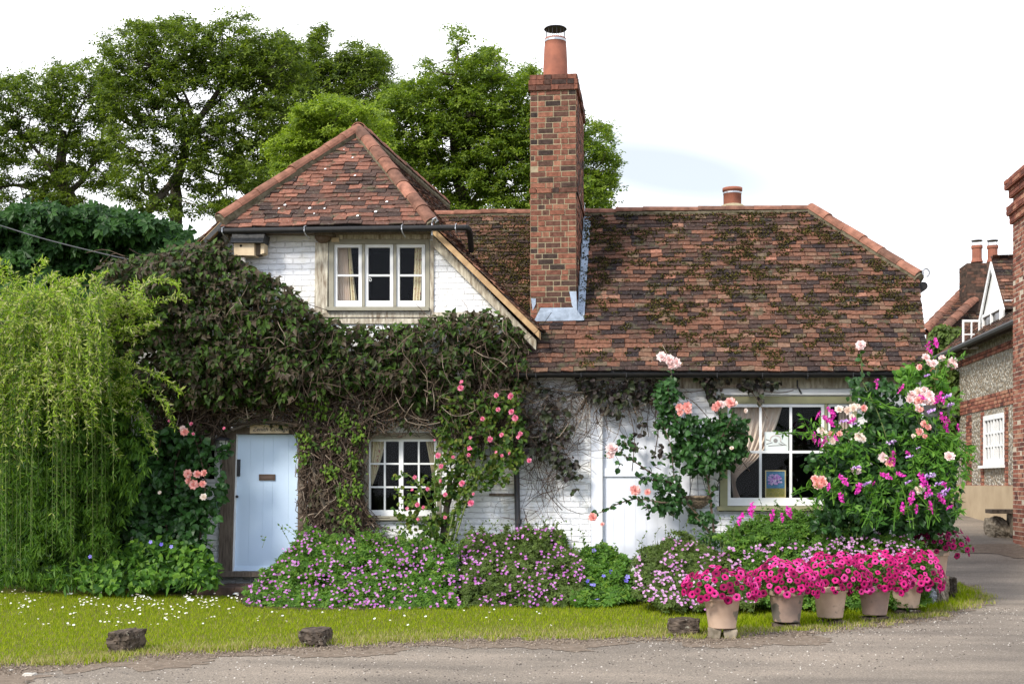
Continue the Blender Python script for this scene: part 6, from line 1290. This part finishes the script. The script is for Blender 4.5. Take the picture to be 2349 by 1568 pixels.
for a_, b_, r_ in [(1195, 175, .045), (1260, 150, .045), (1210, 220, .035), (765, 500, .05), (970, 535, .045), (275, 755, .042), (385, 725, .05), (400, 760, .04), (355, 795, .055), (390, 830, .035), (240, 950, .048), (285, 980, .035), (325, 985, .05), (425, 950, .03), (555, 805, .04), (1145, 605, .035), (1280, 610, .06), (1310, 620, .045), (1340, 780, .055), (1345, 835, .07), (1440, 865, .032), (895, 1110, .05), (915, 1150, .035), (845, 1265, .05), (490, 1300, .055), (970, 1255, .04), (1150, 1285, .05), (1150, 1325, .04), (470, 1450, .045), (610, 1375, .055), (365, 1355, .032), (1205, 1380, .058), (1190, 1410, .045), (1060, 1445, .06), (1305, 1455, .05), (980, 1535, .05), (1220, 1520, .055), (1100, 1540, .035), (1335, 1340, .042), (1370, 1525, .03), (20, 1555, .04), (740, 1325, .022), (1030, 1075, .028)]:
    uu, vv = z8(a_, b_); place(random.choice(PEA), 'flower_spike', P(uu, vv, yb_(uu, vv)-.45), (random.gauss(0, .8), random.gauss(0, .3), 1), r_*1.08, sp_, label=None)
for a_, b_, r_ in [(1345, 605, .05), (1380, 665, .035), (1215, 725, .045), (485, 805, .04), (570, 830, .03), (885, 985, .045), (1110, 1030, .025), (680, 1330, .045), (1025, 1315, .042), (1200, 1260, .06), (1285, 1325, .045), (1330, 1390, .055), (1030, 1105, .035), (590, 1190, .04), (1310, 1430, .04), (1180, 425, .03), (1200, 1430, .035)]:
    uu, vv = z8(a_, b_); place(random.choice(PEA2), 'flower_spike', P(uu, vv, yb_(uu, vv)-.45), (1, random.gauss(0, .3), .3), r_, sp_, label='lilac flower spike')
for a_, b_, r_ in [(1440, 1160, .07), (1355, 1225, .065), (1605, 1195, .055), (1675, 1215, .045), (1740, 1180, .05), (1590, 1225, .03), (1720, 1165, .035)]:
    uu, vv = z7(a_, b_); place(random.choice(PEA), 'flower_spike', P(uu, vv, 15.4), (random.gauss(0, .2), 0, 1), r_*.95, sp_)
# small ivy on the flint house corner
iv = thing('ivy', 'yellow green ivy climbing the far corner of the flint wall', 'climbing plant', P(2180, 1170, 29))
fo = MB(); mass(fo, [(2128, 770), (2150, 745), (2200, 750), (2215, 800), (2195, 860), (2170, 860), (2140, 830)], 900, lambda u, v: 30.5, .13, OVAL, .3, .3, 20, (-.4, -.8, .4), .5, (0, -.2, -1), 6, 97); mass(fo, [(2150, 830), (2205, 850), (2215, 960), (2190, 1010), (2160, 1000)], 900, lambda u, v: 28.8, .11, OVAL, .3, .2, 20, (-.4, -.8, .4), .5, (0, -.2, -1), 6, 98)
fo.build('foliage', M['geran2'], iv)

# ---- cranesbill beds
def ybed(v0, v1, y0, y1): return lambda u, v: float(np.interp(v, [v0, v1], [y1, y0]))
def bed_plant(name, label, cat, poly, nleaf, Yf, lmat, size, nfl, fmat, fsize, seed, tpl=GERL, flpoly=None, dark=True, loc=None, flow='blossom'):
    c = np.mean(np.array(poly), 0); vb = max(q[1] for q in poly); g = G(c[0], vb); o = thing(name, label, cat, g)
    fo = MB(); mass(fo, poly, nleaf, Yf, size, tpl, .3, .22, 32, (0, -.45, .9), .55, (0, -.6, -.2), 20, seed)
    ns_ = nleaf//160; lpp, ldd = [], []; sm = MB()
    tops = sorted(poly, key=lambda q: q[1])[:max(4, len(poly)//2)]
    for _ in range(ns_): q = random.choice(tops); uu = q[0]+random.gauss(0, 26); vv = q[1]+random.uniform(2, 25); y_ = Yf(uu, vv); b0 = P(uu, vv, y_); strands(sm, lpp, ldd, [b0+Vector((0, 0, -.05)), b0+Vector((random.gauss(0, .03), 0, .08)), b0+Vector((random.gauss(0, .08), random.gauss(0, .04), random.uniform(.10, .24)))], .003, .002, .05, 3, 4)
    seat_leaves(fo, lpp, ldd, size*.7, LEAF); 
    spr = sm
    if dark: mass(fo, [(c[0]+(a-c[0])*.96, b+6 if b < vb-40 else b) for a, b in poly], nleaf//2, lambda u, v: Yf(u, v)+.35, size*1.1, tpl, .3, .1, 32, (0, -.6, .8), .5, (0, -.6, -.2), 6, seed+1)
    fo.build('foliage', M[lmat], o); spr.build('shoots', M['stem'], o)['kind'] = 'stuff'
    if nfl:
        u, v = sample(flpoly or poly, nfl, 14, seed+3); k = noise2(u/26, v/26, seed+8, 2) > .36; u, v = u[k], v[k]
        Y = np.array([Yf(a, b) for a, b in zip(u, v)])-.22*(noise2(u/32, v/32, seed+3, 2)-.5)*2-.08; near_blossoms(o, Pn(u, v, Y), small_mesh(flow, M[fmat]), M[fmat], fsize, flow)
        st = MB()
        for i in range(0, len(u), 3): q = P(u[i], v[i], Y[i]); st.tube([q+Vector((random.gauss(0, .02), .03, -.12)), q], .0025, 3, cap=False)
        st.build('flower_stalks', M['stem'], o)['kind'] = 'stuff'
    return o
bed_plant('cranesbill', 'pink flowering cranesbill mound beside the front door under the small paned window', 'cranesbill', [(558, 1382), (572, 1345), (615, 1310), (640, 1275), (680, 1235), (715, 1205), (760, 1230), (830, 1222), (900, 1235), (970, 1240), (1010, 1255), (1040, 1250), (1055, 1395), (900, 1400), (700, 1402), (600, 1396)], 9000, ybed(1205, 1400, 14.45, 16.5), 'geran', .062, 680, 'ger', .018, 100)
bed_plant('cranesbill', 'pink flowering cranesbill mound in front of the downpipe', 'cranesbill', [(1050, 1240), (1080, 1215), (1130, 1222), (1190, 1212), (1250, 1208), (1300, 1225), (1310, 1262), (1340, 1275), (1330, 1385), (1200, 1388), (1060, 1392)], 4600, ybed(1205, 1395, 14.7, 16.6), 'geran2', .055, 400, 'ger', .0175, 110)
bed_plant('blue_cranesbill', 'fresh green cut leaved plant with a few violet blue flowers below the stable door', 'cranesbill', [(1300, 1270), (1350, 1255), (1400, 1258), (1440, 1285), (1455, 1375), (1320, 1385)], 2300, ybed(1255, 1385, 14.9, 16.4), 'geran', .085, 14, 'blue', .03, 120, PALM)
bed_plant('cranesbill', 'paler pink cranesbill mound between the stable door and the first terracotta pot', 'cranesbill', [(1452, 1290), (1480, 1262), (1530, 1235), (1570, 1225), (1620, 1250), (1660, 1262), (1720, 1275), (1760, 1300), (1740, 1385), (1600, 1395), (1500, 1385), (1455, 1360)], 5200, ybed(1225, 1395, 14.1, 16.3), 'geran2', .052, 580, 'gerp', .018, 130)
bed_plant('cranesbill', 'pale pink cranesbill mass behind the row of petunia pots', 'cranesbill', [(1640, 1225), (1700, 1200), (1760, 1180), (1840, 1172), (1900, 1200), (1960, 1215), (2040, 1225), (2110, 1235), (2140, 1290), (2130, 1385), (1740, 1392), (1700, 1290)], 7000, ybed(1180, 1390, 14.5, 15.9), 'geran', .058, 480, 'gerp', .018, 140, flpoly=[(1640, 1260), (1740, 1250), (1850, 1250), (1950, 1215), (2040, 1215), (2110, 1240), (2110, 1300), (1650, 1300)])

# ---- terracotta pots of petunias
pots = [(1658, 86, 1442, 1363, 12.15, (1566, 1745, 1304, 1374), 74, 'first large pale terracotta pot, standing alone on two stone blocks beside the angular brown stone', 'terra'),
        (1807, 83, 1427.5, 1352, 13.0, (1712, 1890, 1284, 1366), 98, 'stained terracotta pot second from the angular brown stone, with grass at its foot', 'terra2'),
        (1908, 79, 1417.5, 1344, 13.45, (1828, 2002, 1270, 1356), 100, 'clean tan terracotta pot in the middle of the row of five', 'terra'),
        (2011, 74, 1411, 1342, 13.8, (1938, 2096, 1268, 1366), 96, 'grimy terracotta pot fourth in the row with one bloom hanging low', 'terra2'),
        (2085, 74, 1394.5, 1328, 14.5, (2034, 2170, 1262, 1362), 98, 'last terracotta pot of the ground row beside the blue grey rock', 'terra')]
def pot_mesh(h, R_):
    mb = MB(); mb.lathe((0, 0, 0), [(.001, .001), (R_*.68, 0), (R_*.70, .01), (R_*.90, h*.80), (R_*.915, h*.805), (R_*.97, h*.81), (R_*.985, h*.83), (R_, h*.985), (R_*.98, h), (R_*.90, h), (R_*.88, h*.9), (.001, h*.88)], 40); return mb
def petunia(c, R_, box, n, lab, dark, Yc, seed=0):
    u0, u1, v0, v1 = box; pl = thing('petunia_plant', lab, 'petunia', c, 'petunias spilling from the terracotta pots')
    s = Yc/F; hw = (u1-u0)/2*s; cu = (u0+u1)/2; top = P(cu, v0, Yc).z; bot = P(cu, v1, Yc).z; C0 = Vector((P(cu, v0, Yc).x, c.y, c.z))
    ru = top-c.z-.02; rd = c.z-bot; me_ = PETD if dark else PET; placed = []; tries = 0
    for i in range(n):
        best = None
        for _ in range(14):
            th = random.uniform(0, 2*math.pi); ph_ = math.asin(random.uniform(-.55, 1)); x_ = math.cos(ph_)*math.cos(th); y_ = math.cos(ph_)*math.sin(th); z_ = math.sin(ph_)
            if y_ > .45: y_ = -y_
            p = C0+Vector((x_*hw, y_*min(hw, .3)*.95, z_*(ru if z_ > 0 else rd*1.3)+.03*math.sin(x_*9+cu)))
            if abs(x_) < .7 and z_ < -.25 and random.random() < .75: continue
            d_ = min([(p-q).length for q in placed] or [9])
            if best is None or d_ > best[0]: best = (d_, p, (x_, y_-.35, z_*.8+.25))
        if best: placed.append(best[1]); place(me_, 'bloom', best[1], Vector(best[2])+Vector(rng.normal(size=3)*.22), random.uniform(.027, .047), pl)
    fo = MB(); m_ = 420; q = rng.normal(size=(m_, 3)); q /= np.linalg.norm(q, axis=1)[:, None]; q[:, 2] = np.abs(q[:, 2])*1.0-.15; q *= (rng.random(m_)**.5)[:, None]*.93
    X, Yx, Z = frames(m_, (0, -.4, .8), .6); fo.inst(OVAL, np.array(tuple(C0))+q*np.array([hw, .27, max(ru, .1)]), X, Yx, Z, .045); fo.build('foliage', M['petleaf'], pl); return pl
order = ['first pot from the brown stone', 'second pot, the stained one', 'middle pot of the row', 'fourth pot, the grimy one', 'last pot beside the grey rock']
looks = ['looser magenta petunia with green showing in the first pot beside the angular brown stone', 'bright magenta petunia in the stained second pot', 'densest bright pink petunia in the middle pot of the row', 'magenta petunia in the grimy fourth pot with one bloom hanging low', 'magenta petunia in the last low pot beside the blue grey rock']
for i, (uc, wpx, vb, vr, Yc, box, n, lab, mt_n) in enumerate(pots):
    t_ = Yc/ray(uc, 1400).y; wpx *= 1.05; box = (box[0], box[1], box[2]-5, box[3]-5); s = t_/F; b_ = P(uc, vb, Yc); b_.y = Yc+wpx*s/2*.7; h = (vb-vr)*s*1.0; R_ = wpx*s/2
    po = pot_mesh(h, R_).build('flower_pot', M[mt_n], smooth=True); po.location = b_; tag(po, lab, 'flower pot', 'terracotta pots along the verge')
    so_ = MB(); so_.lathe((0, 0, 0), [(.001, h*.9), (R_*.88, h*.9)], 20); so_.v[-1] = so_.v[-1]+np.array(tuple(b_)); so_.build('soil', M['soil'], po)
    zb_ = b_.z*(1 if i == 0 else .8)
    for k_, dx in enumerate((-.075, .075)):
        ww_, dd_ = random.uniform(.11, .14), R_*1.1; nm_ = 'stone_block'; o = MB(); v = np.array([[a, b, c] for a in (-1, -.3, .4, 1) for b in (-1, 0, 1) for c in (-1, 1)], float)
        rk = MB(); n_ = 5; F_ = []; V_ = []
        rk.box((0, 0, 0), (ww_, dd_, max(zb_, .03)+.01)); vv_ = rk.v[0]; vv_ += rng.normal(size=vv_.shape)*.008; ob_ = rk.build(nm_, M['stone2'] if i == 0 else M['stone'])
        bv = ob_.modifiers.new('b', 'BEVEL'); bv.width = .012; bv.segments = 2
        ob_.location = (b_.x+dx, b_.y, (zb_-.012)/2-.002); tag(ob_, ('left' if k_ == 0 else 'right')+' stone block under the '+order[i], 'stone block', 'stone blocks under the pots')
    petunia(Vector((b_.x, b_.y, b_.z+h)), R_, box, n, looks[i], False, Yc)
# raised pot of crimson petunias
Yc = 15.9; b_ = P(2139, 1335, Yc); h = (1335-1258)*Yc/ray(2139, 1300).y/F; R_ = .2
po = pot_mesh(h, R_).build('flower_pot', M['terra'], smooth=True); po.location = b_; tag(po, 'raised terracotta pot of crimson petunias above the rocks at the lane corner', 'flower pot', 'terracotta pots along the verge')
so_ = MB(); so_.lathe(b_, [(.001, h*.9), (R_*.88, h*.9)], 20); so_.build('soil', M['soil'], po)
rock('rock', 2098, 2172, 1336, 1384, M['stone2'], 'broad rock carrying the raised pot of crimson petunias', .25, 12, .3)
petunia(Vector((b_.x, b_.y, b_.z+h)), R_, (2086, 2228, 1208, 1276), 52, 'dark crimson petunia spilling towards the lane from the raised pot', True, Yc)

# ---- daisies and fallen petals on the lawn
def daisy_mesh():
    mb = MB(); k = 9; v = [(0, 0, 0)]; f = []
    for i in range(k):
        a = i*6.283/k
        for da, r in ((-.28, .85), (.28, .85)): v.append((math.sin(a+da)*r, math.cos(a+da)*r, .1))
        f.append((0, 2*i+2, 2*i+1))
    mb.add(v, f); mb.lathe((0, 0, .05), [(.3, 0), (.2, .12), (.001, .16)], 8, 1); mb.tube([(0, 0, 0), (.1, 0, -2.6)], .07, 3, 2)
    o = mb.build('daisy', [M['white'], M['yellow'], M['stem']]); me = o.data; bpy.data.objects.remove(o); return me
DM = daisy_mesh(); cnt = 0
while cnt < 290:
    u = random.uniform(-20, 1500) if random.random() < .2 else random.gauss(330, 210); v = random.uniform(1352, 1445) if random.random() < .4 else random.gauss(1378, 16)
    if v < 1352 or u < -20 or u > 1480 or (u > 555 and v < 1406) or noise2(u/40, v/14, 77, 2) < .42: continue
    g = G(u, v); o = bpy.data.objects.new('daisy', DM); COL.objects.link(o); o.location = (g.x, g.y, .052); s_ = random.uniform(.010, .017); o.scale = (s_,)*3; o.rotation_euler = (random.uniform(.0, .7), random.gauss(0, .25), random.uniform(0, 6.28)*.1)
    tag(o, 'tiny white lawn daisy with a yellow centre', 'daisy', 'white daisies dotting the lawn'); cnt += 1
pm = MB().add([(-1, -.6, .1), (.9, -.7, .15), (1.1, .6, .3), (-.8, .8, .25), (0, 0, 0)], [(0, 1, 4), (1, 2, 4), (2, 3, 4), (3, 0, 4)]).build('fallen_petal', M['white']); pme = pm.data; bpy.data.objects.remove(pm)
for (a_, b_) in [(1010, 945), (1080, 948), (1040, 970), (1200, 955), (1225, 968), (1290, 950), (1320, 945), (1345, 990), (1365, 955), (910, 975), (925, 1012), (940, 975), (620, 960), (457, 998), (1150, 960), (1555, 995), (1245, 1040), (1230, 1030), (1270, 950), (1100, 955), (895, 985), (1310, 962), (1540, 998), (660, 988), (1185, 950), (1330, 962)]:
    uu, vv = z5(a_, b_); g = G(uu, vv); o = bpy.data.objects.new('fallen_petal', pme); COL.objects.link(o); o.location = (g.x, g.y, .04); s_ = random.uniform(.02, .04); o.scale = (s_, s_*.8, s_*.8); o.rotation_euler = (.35, 0, random.uniform(-.6, .6))
    tag(o, 'creamy white rose petal fallen on the grass by the brick step', 'petal', 'fallen white petals before the flower bed')
print('FACES', sum(len(m.polygons) for m in bpy.data.meshes), 'OBJ', len(scene.objects))
